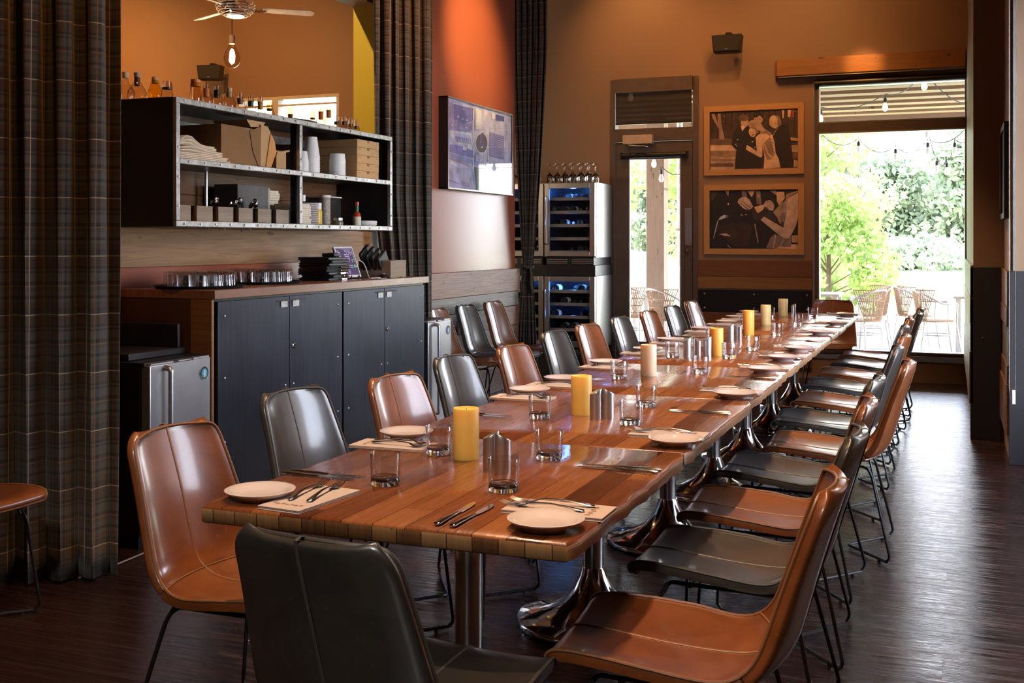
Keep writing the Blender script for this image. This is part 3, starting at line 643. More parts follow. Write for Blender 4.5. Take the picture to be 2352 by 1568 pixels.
# ---------------------------------------------------------------- chairs
CP = [(.292, .424), (.306, .434), (.311, .447), (.304, .460), (.280, .467), (.22, .463), (.14, .454), (.06, .446), (-.02, .441), (-.09, .441), (-.14, .448), (-.178, .466), (-.204, .494), (-.222, .535), (-.240, .60), (-.262, .68), (-.285, .755), (-.304, .812), (-.313, .840), (-.318, .852)]
def chair_surface():
    Q = [Vector((x, 0, z)) for x, z in CP]; P = []
    for i in range(len(Q)-1):
        p0, p1, p2, p3 = Q[max(i-1, 0)], Q[i], Q[i+1], Q[min(i+2, len(Q)-1)]
        for k in range(2):
            t = k/2; P.append(.5*(2*p1+(p2-p0)*t+(2*p0-5*p1+4*p2-p3)*t*t+(3*p1-p0-3*p2+p3)*t**3))
    P.append(Q[-1]); d = [0]
    for a, b in zip(P, P[1:]): d.append(d[-1]+(b-a).length)
    n = len(P); rows = []; nu = 16
    for i in range(n):
        t = d[i]/d[-1]; tg = (P[min(i+1, n-1)]-P[max(i-1, 0)]).normalized(); nm = Vector((-tg.z, 0, tg.x))
        if nm.x < 0 and nm.z < 0: nm = -nm
        # half width along the profile
        if t < .40: wd = .205+.032*math.sin(min(1, t/.40)*PI/2)
        else: wd = .237-(t-.40)/.60*.062
        e0 = d[i]; e1 = d[-1]-d[i]
        if e0 < .05: wd -= .030*(1-math.sqrt(max(0, 1-((.05-e0)/.05)**2)))
        if e1 < .045: wd -= .036*(1-math.sqrt(max(0, 1-((.045-e1)/.045)**2)))
        cup = float(np.interp(t, [0, .1, .3, .42, .5, .62, .8, 1], [.004, .014, .030, .050, .056, .050, .040, .032]))
        row = []
        for j in range(nu+1):
            u = j/nu*2-1; k = cup*abs(u)**2.2; e_ = .008*(1-u*u) if e1 < .002 else 0
            nn = Vector((0, 0, 1)) if t < .08 else (Vector((1, 0, .04)).normalized() if t > .55 else (Vector((0, 0, 1))*(1-(t-.08)/.47)+Vector((1, 0, .04)).normalized()*((t-.08)/.47)).normalized())
            row.append(P[i]+Vector((0, u*wd, e_))+nn*k)
        rows.append(row)
    return rows
CR = chair_surface(); SPLIT = 22
def make_chair(name, lm, smm, label):
    t = thing(name, label, 'chair')
    def part(nm, rows):
        o = MB().grid(rows).build(nm, lm, t, angle=80)
        bm = bmesh.new(); bm.from_mesh(o.data)
        if bm.faces and sum(f.normal.z+f.normal.x*.8 for f in bm.faces) < 0:
            bmesh.ops.reverse_faces(bm, faces=bm.faces)
        bm.to_mesh(o.data); bm.free()
        for p in o.data.polygons: p.use_smooth = True
        s = o.modifiers.new('thickness', 'SOLIDIFY'); s.thickness = .026; s.offset = -1
        b = o.modifiers.new('round', 'BEVEL'); b.width = .009; b.segments = 2; b.limit_method = 'ANGLE'; b.angle_limit = math.radians(50)
        return o
    seat = part('seat', CR[:SPLIT+1]); back = part('backrest', CR[SPLIT:])
    def nrm(i, j):
        a = CR[min(i+1, len(CR)-1)][j]-CR[max(i-1, 0)][j]; b = CR[i][min(j+1, 16)]-CR[i][max(j-1, 0)]; n = a.cross(b).normalized()
        return n if n.z+n.x*.8 > 0 else -n
    for nm, par, i0, i1 in (('seam', seat, 1, SPLIT), ('seam', back, SPLIT, len(CR)-1)):
        m = MB(); m.tube([CR[i][8]+nrm(i, 8)*.0008 for i in range(i0, i1+1)], .0042, 6, flat=.5); 
        if par is back: m.tube([CR[-1][8]+Vector((0, 0, .003)), CR[-1][8]+Vector((-.013, 0, .006)), CR[-1][8]+Vector((-.026, 0, .002)), CR[-3][8]-nrm(len(CR)-3, 8)*.027, CR[-14][8]-nrm(len(CR)-14, 8)*.027], .0042, 6, flat=.5)
        m.build(nm, smm, par)
    m = MB(); m.tube([CR[SPLIT][j]+nrm(SPLIT, j)*.0006 for j in range(17)], .0035, 6, flat=.6); m.build('cross_seam', smm, seat)
    for par, i0, i1 in ((seat, 2, SPLIT), (back, SPLIT, len(CR)-1)):
        m = MB()
        if par is back: pts = [CR[i][0] for i in range(i0, i1+1)]+[CR[i1][j] for j in range(1, 16)]+[CR[i][16] for i in range(i1, i0-1, -1)]
        else: pts = [CR[i][0] for i in range(i1, i0-1, -1)]+[CR[i0][j] for j in range(1, 16)]+[CR[i][16] for i in range(i0, i1+1)]
        m.tube(pts, .0042, 6); m.build('piping', smm, par)
    R = .0062; F = .012
    for s in (-1, 1):
        rail = [(.20, s*.165, .405), (-.15, s*.165, .402)]
        m = MB(); m.tube(arc([(.215, s*.17, .385), (.20, s*.165, .415), (-.13, s*.165, .405), (-.155, s*.17, .385)], .03), R, 8); m.build('seat_rail', m_rod, t)
        m = MB(); m.tube(arc([(.205, s*.168, .41), (.225, s*.185, .37), (.243, s*.235, .03), (.225, s*.225, F)], .02), R, 8); m.build('leg', m_rod, t)
        m = MB(); m.tube(arc([(-.14, s*.168, .405), (-.16, s*.18, .37), (-.238, s*.250, .035), (-.222, s*.235, F)], .02), R, 8); m.build('leg', m_rod, t)
    for sx, x in ((1, .225), (-1, -.222)):
        m = MB(); m.tube(arc([(x, -.230, F), (sx*.045, 0, F), (x, .230, F)], .03), R, 8); m.build('floor_rod', m_rod, t)
        for s in (-1, 1): m = MB(); m.lathe([(.007, 0), (.007, .012)], 8, (x-sx*.03, s*.195, 0)); m.build('glide', m_blackpl, t)
    for x in (.14, -.08): MB().tube([(x, -.165, .407), (x, .165, .407)], R, 8).build('cross_rod', m_rod, t)
    return t
cB = make_chair('dining_chair', m_brown, m_seamb, 'x'); cD = make_chair('dining_chair', m_dark, m_seamd, 'x'); usedB = usedD = False
def place_chair(x, y, rz, dark, label, group):
    global usedB, usedD
    if dark: o = cD if not usedD else dup(cD); usedD = True
    else: o = cB if not usedB else dup(cB); usedB = True
    o.location = (x, y, 0); o.rotation_euler = (0, 0, rz); o['label'] = label; o['group'] = group; return o
ordw = ['nearest the camera', 'second from the camera', 'third from the camera', 'fourth from the camera', 'fifth from the camera', 'sixth from the camera', 'seventh from the camera', 'fourth from the far end', 'third from the far end', 'second from the far end', 'last before the back window']
RY = [2.60, 3.33, 3.97, 4.67, 5.30, 6.05, 6.80, 7.55, 8.25, 8.95, 9.62]
RXo = [0, 0, -.01, -.02, .075, 0, .01, -.02, -.01, .03, .03]; RA = [3, 0, 2, -2, 1, 2, -1, 0, 2, -2, 0]
for i, y in enumerate(RY):
    d = i % 2 == 1
    place_chair(-.555+RXo[i], y, PI+math.radians(RA[i]), d, ('charcoal' if d else 'cognac brown')+' leather chair on the aisle side of the table, '+ordw[i], 'leather chairs along the aisle side')
LY = [2.64, 3.44, 3.965, 4.76, 5.33, 6.28, 6.87, 7.62, 8.42, 9.12, 9.93]
LA = [-3, -6, -6, -4, -4, -4, -6, -3, -4, -5, -3]; LXo = [.025, -.09, .05, -.05, .03, -.08, -.06, -.05, -.05, -.03, -.04]
for i, y in enumerate(LY):
    d = i % 2 == 1
    ow = ordw[i].replace('last before the back window', 'beside the door')
    place_chair(-1.84+LXo[i], y, math.radians(LA[i]), d, ('charcoal' if d else 'cognac brown')+' leather chair on the cabinet side of the table, '+ow, 'leather chairs along the cabinet side')
place_chair(-1.06, 2.06, PI/2+math.radians(-6), True, 'charcoal leather chair at the near end of the table, its back to the camera', 'leather end chairs')
place_chair(-1.00, 10.36, -PI/2, False, 'brown leather chair heading the far end of the table, in front of the back window', 'leather end chairs')
place_chair(-3.46, 3.04, math.radians(-6), False, 'leather chair cut off by the left photo edge, before the big curtain', 'spare leather chairs')
place_chair(-3.53, 8.08, math.radians(2), False, 'brown leather spare chair under the aerial picture, half hidden by the small fridge', 'spare leather chairs')
place_chair(-3.53, 8.62, math.radians(-2), True, 'charcoal leather spare chair under the aerial picture, middle of the three', 'spare leather chairs')
place_chair(-3.53, 9.22, math.radians(-3), False, 'brown leather spare chair under the aerial picture, next to the tied curtain', 'spare leather chairs')
# ---------------------------------------------------------------- things on the table
T0 = TZ
def near_words(y):
    k = 0
    for i, e in enumerate(ends[1:]):
        if y > e: k = i+1
    return ['nearest table', 'second table from the camera', 'third table from the camera', 'fourth table, mid row', 'third table from the far end', 'second table from the far end', 'farthest table'][k]
def plate(): # the whole bread plate is one glazed piece
    return MB().lathe([(0, .004), (.048, .004), (.050, 0), (.054, 0), (.054, .005), (.078, .016), (.0865, .0225), (.0875, .0245), (.085, .0255), (.068, .019), (.056, .012), (.050, .0105), (0, .0095)], 48).build('bread_plate', m_plate, angle=70)
def napkin():
    t = thing('napkin', 'x', 'napkin'); m = MB()
    for k, ins in enumerate((0, .003, .001)):
        m2 = MB(); m2.box(-.125, -.062+ins, k*.0032, .125-ins, .062, k*.0032+.0030); o = m2.build('folded_layer', m_nap, t, bevel=.0012)
    p = MB()
    for k in range(7):
        x = .075+.004*(k % 2); p.add([(x, -.045+k*.013, .0098), (x+.014, -.045+k*.013, .0098), (x+.012, -.038+k*.013, .0098), (x+.002, -.037+k*.013, .0098)], [(0, 1, 2, 3)])
    p.build('printed_words', m_napink, t); return t
def spread(m, st, segs):
    """lofted flat bar: st = (x, halfwidth, z, halfthick)"""
    rows = []
    for x, hw, z, ht in st:
        rows.append([(x, hw*math.cos(a), z+ht*math.sin(a)) for a in [2*PI*k/segs for k in range(segs)]])
    m.grid(rows, wrap=True); b = len(m.v)-len(rows)*segs; m.f.append(tuple(b+k for k in reversed(range(segs)))); m.m.append(0); e = len(m.v)-segs; m.f.append(tuple(e+k for k in range(segs))); m.m.append(0)
def fork():
    t = thing('fork', 'x', 'fork'); m = MB()
    spread(m, [(-.105, .001, .003, .001), (-.102, .007, .004, .002), (-.090, .0085, .005, .0022), (-.060, .0055, .009, .0022), (-.02, .0035, .013, .002), (.02, .003, .012, .002), (.034, .0045, .010, .0018), (.042, .010, .007, .0014), (.052, .0125, .005, .0012), (.062, .0125, .004, .0012)], 10)
    m.build('handle', m_cut, t); m = MB()
    for k in range(4):
        y = -.0102+k*.0068; spread(m, [(.060, .0024, .004, .0012), (.078, .0020, .0045, .001), (.095, .0017, .008, .0009), (.106, .0010, .012, .0006)], 6) if False else None
        mm = MB(); st = [(.060, .0024, .004, .0012), (.078, .0020, .0045, .001), (.095, .0017, .008, .0009), (.106, .0008, .012, .0005)]; spread(mm, st, 6); mm.v = [(a, b+y, c) for a, b, c in mm.v]; mm.build('tine', m_cut, t)
    return t
def knife():
    t = thing('knife', 'x', 'knife'); m = MB()
    spread(m, [(-.115, .002, .005, .002), (-.112, .008, .006, .004), (-.095, .009, .007, .0045), (-.05, .0068, .006, .004), (-.01, .0058, .005, .0036), (.005, .0045, .005, .003)], 10); m.build('handle', m_cut, t)
    m = MB(); m.prism([(.004, -.004), (.02, -.0075), (.07, -.009), (.10, -.007), (.118, .001), (.112, .0055), (.08, .0075), (.004, .005)], lambda a, b, h: (a, b, h), .0035, .0052); m.build('blade', m_cut, t); return t
def tumbler():
    t = thing('glass_tumbler', 'x', 'glass')
    MB().lathe([(0, .001), (.033, 0), (.0365, .002), (.0385, .010), (.0386, .0185), (.034, .0235), (.026, .0215), (0, .0205)], 36).build('thick_base', m_glass, t, angle=60)
    MB().lathe([(.0387, .0187), (.0400, .050), (.0405, .084), (.0396, .0856), (.0386, .084), (.0379, .05), (.0362, .028), (.0345, .0237)], 36, cap=False).build('glass_wall', m_thin, t, angle=60); return t
used = {}
def put(key, maker, loc, rz, label, group, cat, scale=None, swap=None, rx=0):
    if key not in used: used[key] = maker(); o = used[key]
    else: o = dup(used[key], swap=swap)
    o.location = loc; o.rotation_euler = (rx, 0, rz); tag(o, label, cat, group)
    if scale: o.scale = (scale,)*3
    return o
rg = random.Random(11)
def setting(x, y, side, who, gp):
    """side: +1 seated on the aisle side facing -X, -1 cabinet side facing +X; y = plate centre"""
    rz = PI if side > 0 else 0; j = lambda a: rg.uniform(-a, a)
    put('plate', plate, (x, y, T0+.0), rz, 'white china bread plate %s' % who, 'bread plates '+gp, 'plate')
def full_setting(px, y, side, who, gp, kn=True):
    s = side; j = lambda a: rg.uniform(-a, a); inx = -s
    xn = -.868 if s > 0 else -1.615; yn = y+.185*s if s > 0 else y-.16
    if s > 0: xn, yn = -.86, y+.155
    nz = .0098
    put('plate', plate, (px, y, T0+(0.0)), j(1), 'white china bread plate '+who, 'bread plates', 'plate')
    put('napkin', napkin, (xn, yn, T0), (0 if s > 0 else PI)+j(.05), 'folded beige napkin under two forks '+who, 'beige napkins', 'napkin')
    a = (PI if s > 0 else 0)
    put('fork', fork, (xn+inx*.035, yn-.02, T0+nz), a+j(.06)-.05, 'fork on the near half of the napkin '+who, 'dinner forks', 'fork')
    put('fork', fork, (xn+inx*.025, yn+.025, T0+nz), a+j(.06)+.07, 'fork on the far half of the napkin '+who, 'dinner forks', 'fork')
    if kn:
        yk = y+.66 if s > 0 else y-.64
        xk = -.862 if s > 0 else -1.595
        put('knife', knife, (xk, yk, T0), a+j(.05), 'knife lying nearer the camera of the pair '+who.replace('at the', 'for the'), 'dinner knives', 'knife')
        put('knife', knife, (xk+j(.01), yk+.035, T0), a+j(.05), 'knife lying farther from the camera of the pair '+who.replace('at the', 'for the'), 'dinner knives', 'knife')
nm = ['first', 'second', 'third', 'fourth', 'fifth', 'sixth', 'seventh', 'eighth', 'ninth', 'tenth', 'eleventh']
RP = [(-.838, 2.335), (-.800, 3.44), (-.82, 4.58), (-.84, 5.52), (-.835, 6.12), (-.82, 6.68), (-.826, 7.92), (-.80, 8.87), (-.82, 9.95)]
for i, (x, y) in enumerate(RP): full_setting(x, y, 1, 'at the %s aisle side place' % nm[i], '', kn=i not in (4, 8))
LP = [(-1.650, 3.25), (-1.645, 4.38), (-1.64, 4.80), (-1.66, 5.54), (-1.63, 6.30), (-1.655, 6.97), (-1.655, 7.95), (-1.62, 8.70), (-1.65, 9.28), (-1.66, 9.98)]
for i, (x, y) in enumerate(LP): full_setting(x, y, -1, 'at the %s cabinet side place' % nm[i], '', kn=i in (0, 1, 3, 6))
# place laid for the near end chair
w_ = 'at the near end place'
put('plate', plate, (-1.598, 2.345, T0), 0, 'white china bread plate on the near left corner of the table', 'bread plates', 'plate')
put('napkin', napkin, (-1.468, 2.368, T0), PI/2-PI-.10, 'folded beige napkin under two forks '+w_, 'beige napkins', 'napkin')
put('fork', fork, (-1.505, 2.42, T0+.0098), PI/2+.10, 'left fork of the two pointing away from the camera '+w_, 'dinner forks', 'fork')
put('fork', fork, (-1.455, 2.42, T0+.0098), PI/2+.13, 'right fork of the two pointing away from the camera '+w_, 'dinner forks', 'fork')
put('knife', knife, (-1.075, 2.375, T0), PI/2+.02, 'left knife of the two pointing away from the camera '+w_, 'dinner knives', 'knife')
put('knife', knife, (-1.030, 2.372, T0), PI/2-.03, 'right knife of the two pointing away from the camera '+w_, 'dinner knives', 'knife')
GL = [(-1.382, 2.600, 'nearest the camera on the left'), (-1.432, 3.035, 'beside the amber candle nearest the camera'), (-1.065, 2.645, 'before the nearest pair of steel shakers'), (-1.095, 3.08, 'behind the nearest steel shakers, right of the amber candle'),
      (-1.378, 3.775, 'left of the second yellow candle'), (-1.091, 4.19, 'behind another glass right of the second pair of shakers'), (-1.034, 3.76, 'right of the second pair of shakers, in front of another glass'), (-1.435, 5.01, 'left of the ivory candle'),
      (-1.123, 5.35, 'alone between the ivory candle and the aisle edge'), (-1.427, 6.05, 'left of the cluster of three shakers'), (-1.123, 6.10, 'right of the orange candle on the fourth table'), (-1.077, 6.60, 'on the aisle side of the third table from the far end'),
      (-1.40, 7.03, 'behind the orange candle, third table from the far end'), (-1.092, 7.70, 'standing right of the marbled candle'), (-1.08, 8.70, 'on the aisle side of the second table from the far end'), (-1.40, 8.25, 'half hidden by the marbled candle'), (-1.069, 9.64, 'nearest the far end chair'), (-1.409, 9.51, 'left of the farthest candle')]
for x, y, l in GL: put('tumbler', tumbler, (x, y, T0), 0, 'clear heavy based tumbler '+l, 'tumblers on the table', 'glass')
def candle(r, h, mat):
    t = thing('pillar_candle', 'x', 'candle'); m = MB(); m.lathe([(0, 0), (r*.97, 0), (r, .004), (r, h-.004), (r*.97, h), (r*.86, h), (r*.80, h-.006), (0, h-.016)], 36); m.build('wax', mat, t); MB().tube([(0, 0, h-.016), (.001, 0, h-.002)], .0014, 6).build('wick', m_wick, t); return t
for x, y, h, mt, l in [(-1.327, 3.0, .150, m_waxy, 'amber yellow pillar candle on the nearest table'), (-1.267, 3.92, .145, m_waxy, 'amber yellow pillar candle on the second table, beside steel shakers'), (-1.335, 5.17, .150, m_waxi, 'plain ivory pillar candle on the third table from the camera'),
    (-1.218, 6.23, .155, m_waxo, 'orange pillar candle beside the cluster of three shakers'), (-1.282, 7.69, .170, m_waxo, 'orange pillar candle before a tumbler on the third table from the far end'), (-1.312, 8.66, .155, m_waxc, 'pale marbled pillar candle on the second table from the far end'), (-1.326, 9.72, .150, m_waxc, 'pale yellow pillar candle farthest from the camera')]:
    o = candle(.0385, h, mt); o.location = (x, y, T0); o['label'] = l; o['group'] = 'pillar candles along the table'
def shaker():
    t = thing('shaker', 'x', 'shaker'); n = 32; rows = []
    for z, k in ((0, .98), (.004, 1.0), (.088, 1.0), (.098, 1.0), (.100, .94)):
        rows.append([(k*.0215*math.cos(a)*(1+.06*math.cos(2*a)), k*.017*math.sin(a), z+(.010*math.cos(a) if z > .09 else 0)) for a in [2*PI*q/n for q in range(n)]])
    m = MB(); m.grid(rows, wrap=True); m.f.append(tuple(reversed(range(n)))); m.m.append(0); m.f.append(tuple(len(m.v)-n+q for q in range(n))); m.m.append(0); m.build('body', m_steel, t, angle=30)
    m = MB()
    for a, b in ((0, 0), (.006, .004), (.006, -.004), (-.005, .005), (-.005, -.005)): m.lathe([(.0012, 0), (.0012, .0006)], 6, (a, b, .1003+a*.5))
    return t
for x, y, a, l in [(-1.195, 2.875, .5, 'left taller shaker of the nearest pair'), (-1.150, 2.852, -2.4, 'right shaker of the nearest pair, seen through a tumbler'), (-1.188, 3.845, .6, 'left shaker of the pair beside the second amber candle'), (-1.150, 3.87, -2.5, 'right shaker of the pair beside the second amber candle'),
    (-1.352, 6.09, .4, 'left one of the cluster of three'), (-1.302, 6.11, 2.8, 'middle one of the cluster of three'), (-1.258, 6.18, .3, 'right one of the cluster of three, against the orange candle'), (-1.318, 7.22, .5, 'left one of the pair on the third table from the far end'), (-1.272, 7.25, 2.6, 'right one of the pair on the third table from the far end'), (-1.236, 9.70, 1.0, 'farthest one, beside the last candle')]:
    put('shaker', shaker, (x, y, T0), a, 'brushed steel shaker, '+l, 'steel shakers along the table', 'shaker')
# ---------------------------------------------------------------- counter and fridges
t = thing('counter_cabinet', 'bar height cabinet with four blackened steel doors', 'cabinet', (-3.36, 4.54, 0))
y0, y1 = 0.0, 2.37; zt = 1.115
mb = MB(); mb.box(-.57, y0, .06, -.02, y1, zt); mb.build('carcass', m_black, t)
bx(-.54, y0+.02, 0, -.06, y1-.02, .06).build('plinth', m_black, t)
bx(-.57, -.015, .0, -.125, 0, zt).build('side_panel', rw('dark brown side panel', [(.03, .014, .008), (.08, .035, .02), (.12, .06, .03)], 'X', 'Z', rough=.45, grain=10, bump=.2, seed=6), t)
bx(-.125, -.02, .0, .0, 0, zt).build('corner_board', wx['honey'], t, bevel=.002)
DY = [.035, .655, 1.205, 1.225, 1.745, 2.34]
doors = [(.03, .668), (.674, 1.235), (1.255, 1.765), (1.771, 2.345)]
for k, (a, b) in enumerate(doors):
    d = bx(-.02, a, .09, 0, b, zt-.012).build('door', m_steelp, t, bevel=.0015)
    left = k % 2 == 0; e = a+.055 if left else b-.05; i_ = b-.04 if left else a+.035
    for (yy, zz) in ((e, 1.03), (e, .72), (e, .40), (e, .12), (i_, .62), (i_, .14)):
        s_ = MB(); s_.tf = Matrix.Translation((0, yy, zz)) @ Matrix.Rotation(PI/2, 4, 'Y'); s_.lathe([(.0065, 0), (.006, .003), (.003, .005), (0, .005)], 10); s_.build('rivet', m_steel, d)
    if not left:
        s_ = MB(); s_.tf = Matrix.Translation((0, a+.035, .83 if k == 1 else .84)) @ Matrix.Rotation(PI/2, 4, 'Y'); s_.lathe([(.016, 0), (.015, .004), (.010, .006), (.010, .009), (0, .009)], 16); s_.build('lock', m_chrome, d)
    h = MB(); yy = b-.055 if left else a+.055; h.box(0, yy-.032, 1.045, .004, yy+.032, 1.078); h.tube(arc([(.004, yy-.07 if left else yy-.03, 1.080), (.03, yy+(.03 if left else -.02), 1.082), (.012, yy+(.055 if left else .085), 1.084)], .02), .004, 6, flat=.5)
    h.build('latch_handle', m_rawsteel, d)
tag(bx(-3.93, 4.525, 1.117, -3.345, 6.93, 1.162).build('countertop', m_counter, bevel=.003), 'reddish brown wooden countertop lying on the steel door cabinet', 'countertop')
def fridge(loc, w, dep, h, label, hx):
    t = thing('undercounter_fridge', label, 'fridge', loc)
    bx(-dep, 0, .06, -.055, w, h-.02).build('cabinet_body', m_blackpl, t, bevel=.003)
    bx(-dep, 0, h-.02, -.03, w, h).build('top_panel', m_black, t, bevel=.003)
    bx(-dep+.03, .02, 0, -.08, w-.02, .06).build('base', m_black, t)
    bx(-.055, .008, .10, -.05, w-.008, h-.025).build('door_gasket', m_blackpl, t)
    d = bx(-.05, .004, .09, 0, w-.004, h-.012).build('door', m_steel, t, bevel=.004)
    m = MB(); yy = hx; m.tube(arc([(-.0, yy, h-.03), (.035, yy, h-.035), (.035, yy, .20), (0, yy, .195)], .015), .013, 12); m.build('handle', m_steel, d)
    m = MB(); m.box(-.05, w*.72, h-.012, -.005, w*.98, h-.004).box(-.05, .02, h-.012, -.01, w*.4, h-.006); m.box(-.045, w*.5, h-.014, -.015, w*.72, h-.008); m.build('top_hinge', m_steel, d)
    # round badge: dark ring, blue disc, white penguin-like bird
    def disc(r, x0, x1, mat, nm_):
        s_ = MB(); s_.tf = Matrix.Translation((x0, w-.055, h-.085)) @ Matrix.Rotation(PI/2, 4, 'Y'); s_.lathe([(r, 0), (r, x1-x0), (0, x1-x0)], 28); return s_.build(nm_, mat, d)
    disc(.034, 0, .003, m_steel, 'badge_rim'); disc(.031, .002, .0035, m_blackpl, 'badge_ring'); disc(.022, .003, .0042, plain('blue enamel', (.05, .42, .60), .4), 'badge_disc')
    b_ = MB(); yc, zc = w-.055, h-.085
    b_.prism([(-.004, -.018), (.006, -.018), (.009, -.004), (.005, .008), (.009, .010), (.004, .015), (-.002, .014), (-.004, .004), (-.012, -.006), (-.006, -.006)], lambda a, b, hh: (hh, yc+a, zc+b), .0042, .005); b_.build('badge_bird', m_white, d)
    s_ = MB()
    s2 = []
    for k in range(5):
        a = PI*(1.22+.14*k); 
        q = MB(); q.box(.0035, yc+.0265*math.cos(a)-.002, zc+.0265*math.sin(a)-.002, .0041, yc+.0265*math.cos(a)+.002, zc+.0265*math.sin(a)+.002); q.build('badge_letter', m_white, d)
    return t
fridge((-3.36, 4.065, 0), .448, .55, .85, 'tall stainless door undercounter fridge with a round blue badge, left of the steel cabinet', .105)
fridge((-3.36, 6.945, 0), .385, .36, .85, 'small stainless fridge with a round badge at the right end of the steel cabinet', .10)
tag(bx(-3.90, 4.09, .85, -3.50, 4.50, .885).build('rubber_tray', m_blackpl, bevel=.006), 'black rubber tray on top of the left fridge', 'tray')
bpb = bx(-3.90, 4.44, .885, -3.50, 4.46, 1.0).build('tray', m_blackpl, bevel=.004); tag(bpb, 'black tray leaning upright behind the rubber tray on the left fridge', 'tray')
t = thing('jar', 'dark lidded jar with a printed label on top of the left fridge', 'jar', (-3.86, 4.17, .885)); MB().lathe([(0, 0), (.034, 0), (.036, .006), (.036, .012), (.05, .02), (.058, .10), (.06, .125), (0, .125)], 28).build('body', plain('smoked dark jar', (.02, .02, .024), .15), t); MB().lathe([(.062, .118), (.063, .14), (.058, .146), (0, .146)], 28).build('lid', m_blackpl, t)
m = MB()
for k in range(4):
    a = -.9; 
    for q in range(5-k % 2): m.box(.0605, -.030+q*.012, .095-k*.017, .0613, -.022+q*.012, .101-k*.017)
lb = m.build('label_print', plain('pale label print', (.45, .43, .42), .6), t)
lb.rotation_euler = (0, 0, -.95)
t = thing('plastic_strip', 'grey plastic strip lying on the floor by the left fridge', 'strip', (-3.36, 3.8, 0)); 
MB().tube([(.0, -.17, .006), (.015, 0, .006), (-.0, .30, .006), (0, .42, .006)], .006, 8, flat=.6).build('strip', plain('grey plastic strip', (.22, .22, .24), .4), t)
# ---------------------------------------------------------------- wall shelf unit
SX, SY0, SY1, Z0, Z1 = -3.50, 4.43, 6.685, 1.474, 2.108
t = thing('shelf_unit', 'black steel wall shelf with galvanised edging above the counter', 'shelf', (SX, SY0, Z0)); L = SY1-SY0; Hh = Z1-Z0; D = .425
bx(-D, 0, 0, -.02, .012, Hh).build('side_panel', m_black, t); bx(-D, L-.012, 0, -.02, L, Hh).build('side_panel', m_black, t)
bx(-D, .012, Hh-.014, -.02, L-.012, Hh).build('top_panel', m_black, t); bx(-D, .012, 0, -.02, L-.012, .014).build('bottom_shelf', m_black, t); bx(-D, .012, .318, -.02, L-.012, .332).build('middle_shelf', m_black, t)
MV = 1.12
bx(-.07, MV-.006, .014, -.02, MV+.006, Hh-.014).build('divider', m_black, t)
e = MB(); w = .03
for (a, b, c, d) in ((0, 0, L, w), (0, Hh-w, L, Hh), (w, .308, L-w, .308+w), (0, w, w, Hh-w), (L-w, w, L, Hh-w), (MV-.015, w, MV+.015, .308), (MV-.015, .338, MV+.015, Hh-w)):
    q = MB(); q.box(-.024, a, b, 0, c, d); ed = q.build('edge_strip', m_rawsteel, t, bevel=.003)
    ln = max(c-a, d-b); hor = c-a > d-b; n = int(ln/.125)
    for k in range(n):
        u = (k+.5)/n*ln; yy, zz = (a+u, b+w*.5) if hor else ((a+c)/2, b+u)
        s_ = MB(); s_.tf = Matrix.Translation((0, yy, zz)) @ Matrix.Rotation(PI/2, 4, 'Y'); s_.lathe([(.0065, 0), (.0055, .004), (0, .005)], 8); s_.build('rivet', m_steel, ed)
    if hor:
        for f in ((.16,), (.30, .52, .86), (.27, .66))[0 if b == 0 and False else (1 if b > .1 and b < .4 else 2)] if b < .5 else ():
            q = MB(); yy = a+f*ln; q.box(.0, yy-.05, b+.006, .0012, yy+.05, b+.023); q.build('shelf_tag', m_white, ed)
MB().tube([(-D+.06, .72, .014), (-D+.06, .72, .318)], .009, 8).build('conduit', m_rawsteel, t)
bx(-D+.01, .012, Hh-.10, -D+.03, L-.012, Hh-.05).build('back_rail', m_rawsteel, t, bevel=.002)
def S(x, y, shelf=0): return (SX+x, SY0+y, Z0+(.014 if shelf == 0 else .332))
# lower left: crates with cutlery
def crate():
    t = thing('wooden_crate', 'x', 'crate'); a, b, h = .07, .065, .095
    for x0, x1, y0_, y1_, m_ in ((.052, .07, -b, b, m_crate), (-.07, -.052, -b, b, m_crate), (-.052, .052, -b, -b+.016, m_crated), (-.052, .052, b-.016, b, m_crated)):
        bx(x0, y0_, 0, x1, y1_, h).build('side', m_, t, bevel=.002)
    bx(-.052, -b+.016, 0, .052, b-.016, .01).build('bottom', m_crated, t); return t
cw = ['leftmost, against the shelf end', 'second from the left', 'third from the left, with knot holes', 'fourth from the left', 'fifth from the left', 'last one before the shelf divider']
for k in range(6):
    put('crate', crate, S(-.115, .105+k*.178, 0), 0, 'small weathered crate on the lower shelf, '+cw[k], 'small wooden crates on the lower shelf', 'crate')
def spoon():
    t = thing('spoon', 'x', 'spoon'); m = MB(); spread(m, [(0, .003, 0, .002), (.10, .003, .0, .002), (.15, .006, .0, .003), (.16, .005, 0, .003)], 8); m.build('handle', m_cut, t); m = MB(); m.lathe([(0, -.012), (.012, -.008), (.016, 0), (.012, .005), (0, .006)], 12, (.0, 0, 0), sx=1.3); m.build('bowl', m_cut, t); return t
rg = random.Random(5)
for k in range(12):
    c = 2+k//4; x, y, z = S(-.115+rg.uniform(-.02, .02), .105+c*.178+rg.uniform(-.02, .02), 0)
    put('spoon', spoon, (x, y, z+.115+rg.uniform(0, .02)), rg.uniform(0, 6), 'spoon end poking out of the %s crate on the lower shelf' % ('third', 'fourth', 'fifth')[c-2], 'spoons in the crates', 'spoon').rotation_euler = (0, math.radians(68), rg.uniform(2, 4))
t = thing('napkin_pack', 'dark grey pack of napkins standing behind the crates on the lower shelf', 'napkin pack', S(-.26, .92, 0)); bx(-.09, -.15, 0, .07, .15, .235).build('sleeve', m_greycard, t, bevel=.004); bx(-.085, .15, .0, .065, .17, .225).build('napkins', m_paper, t)
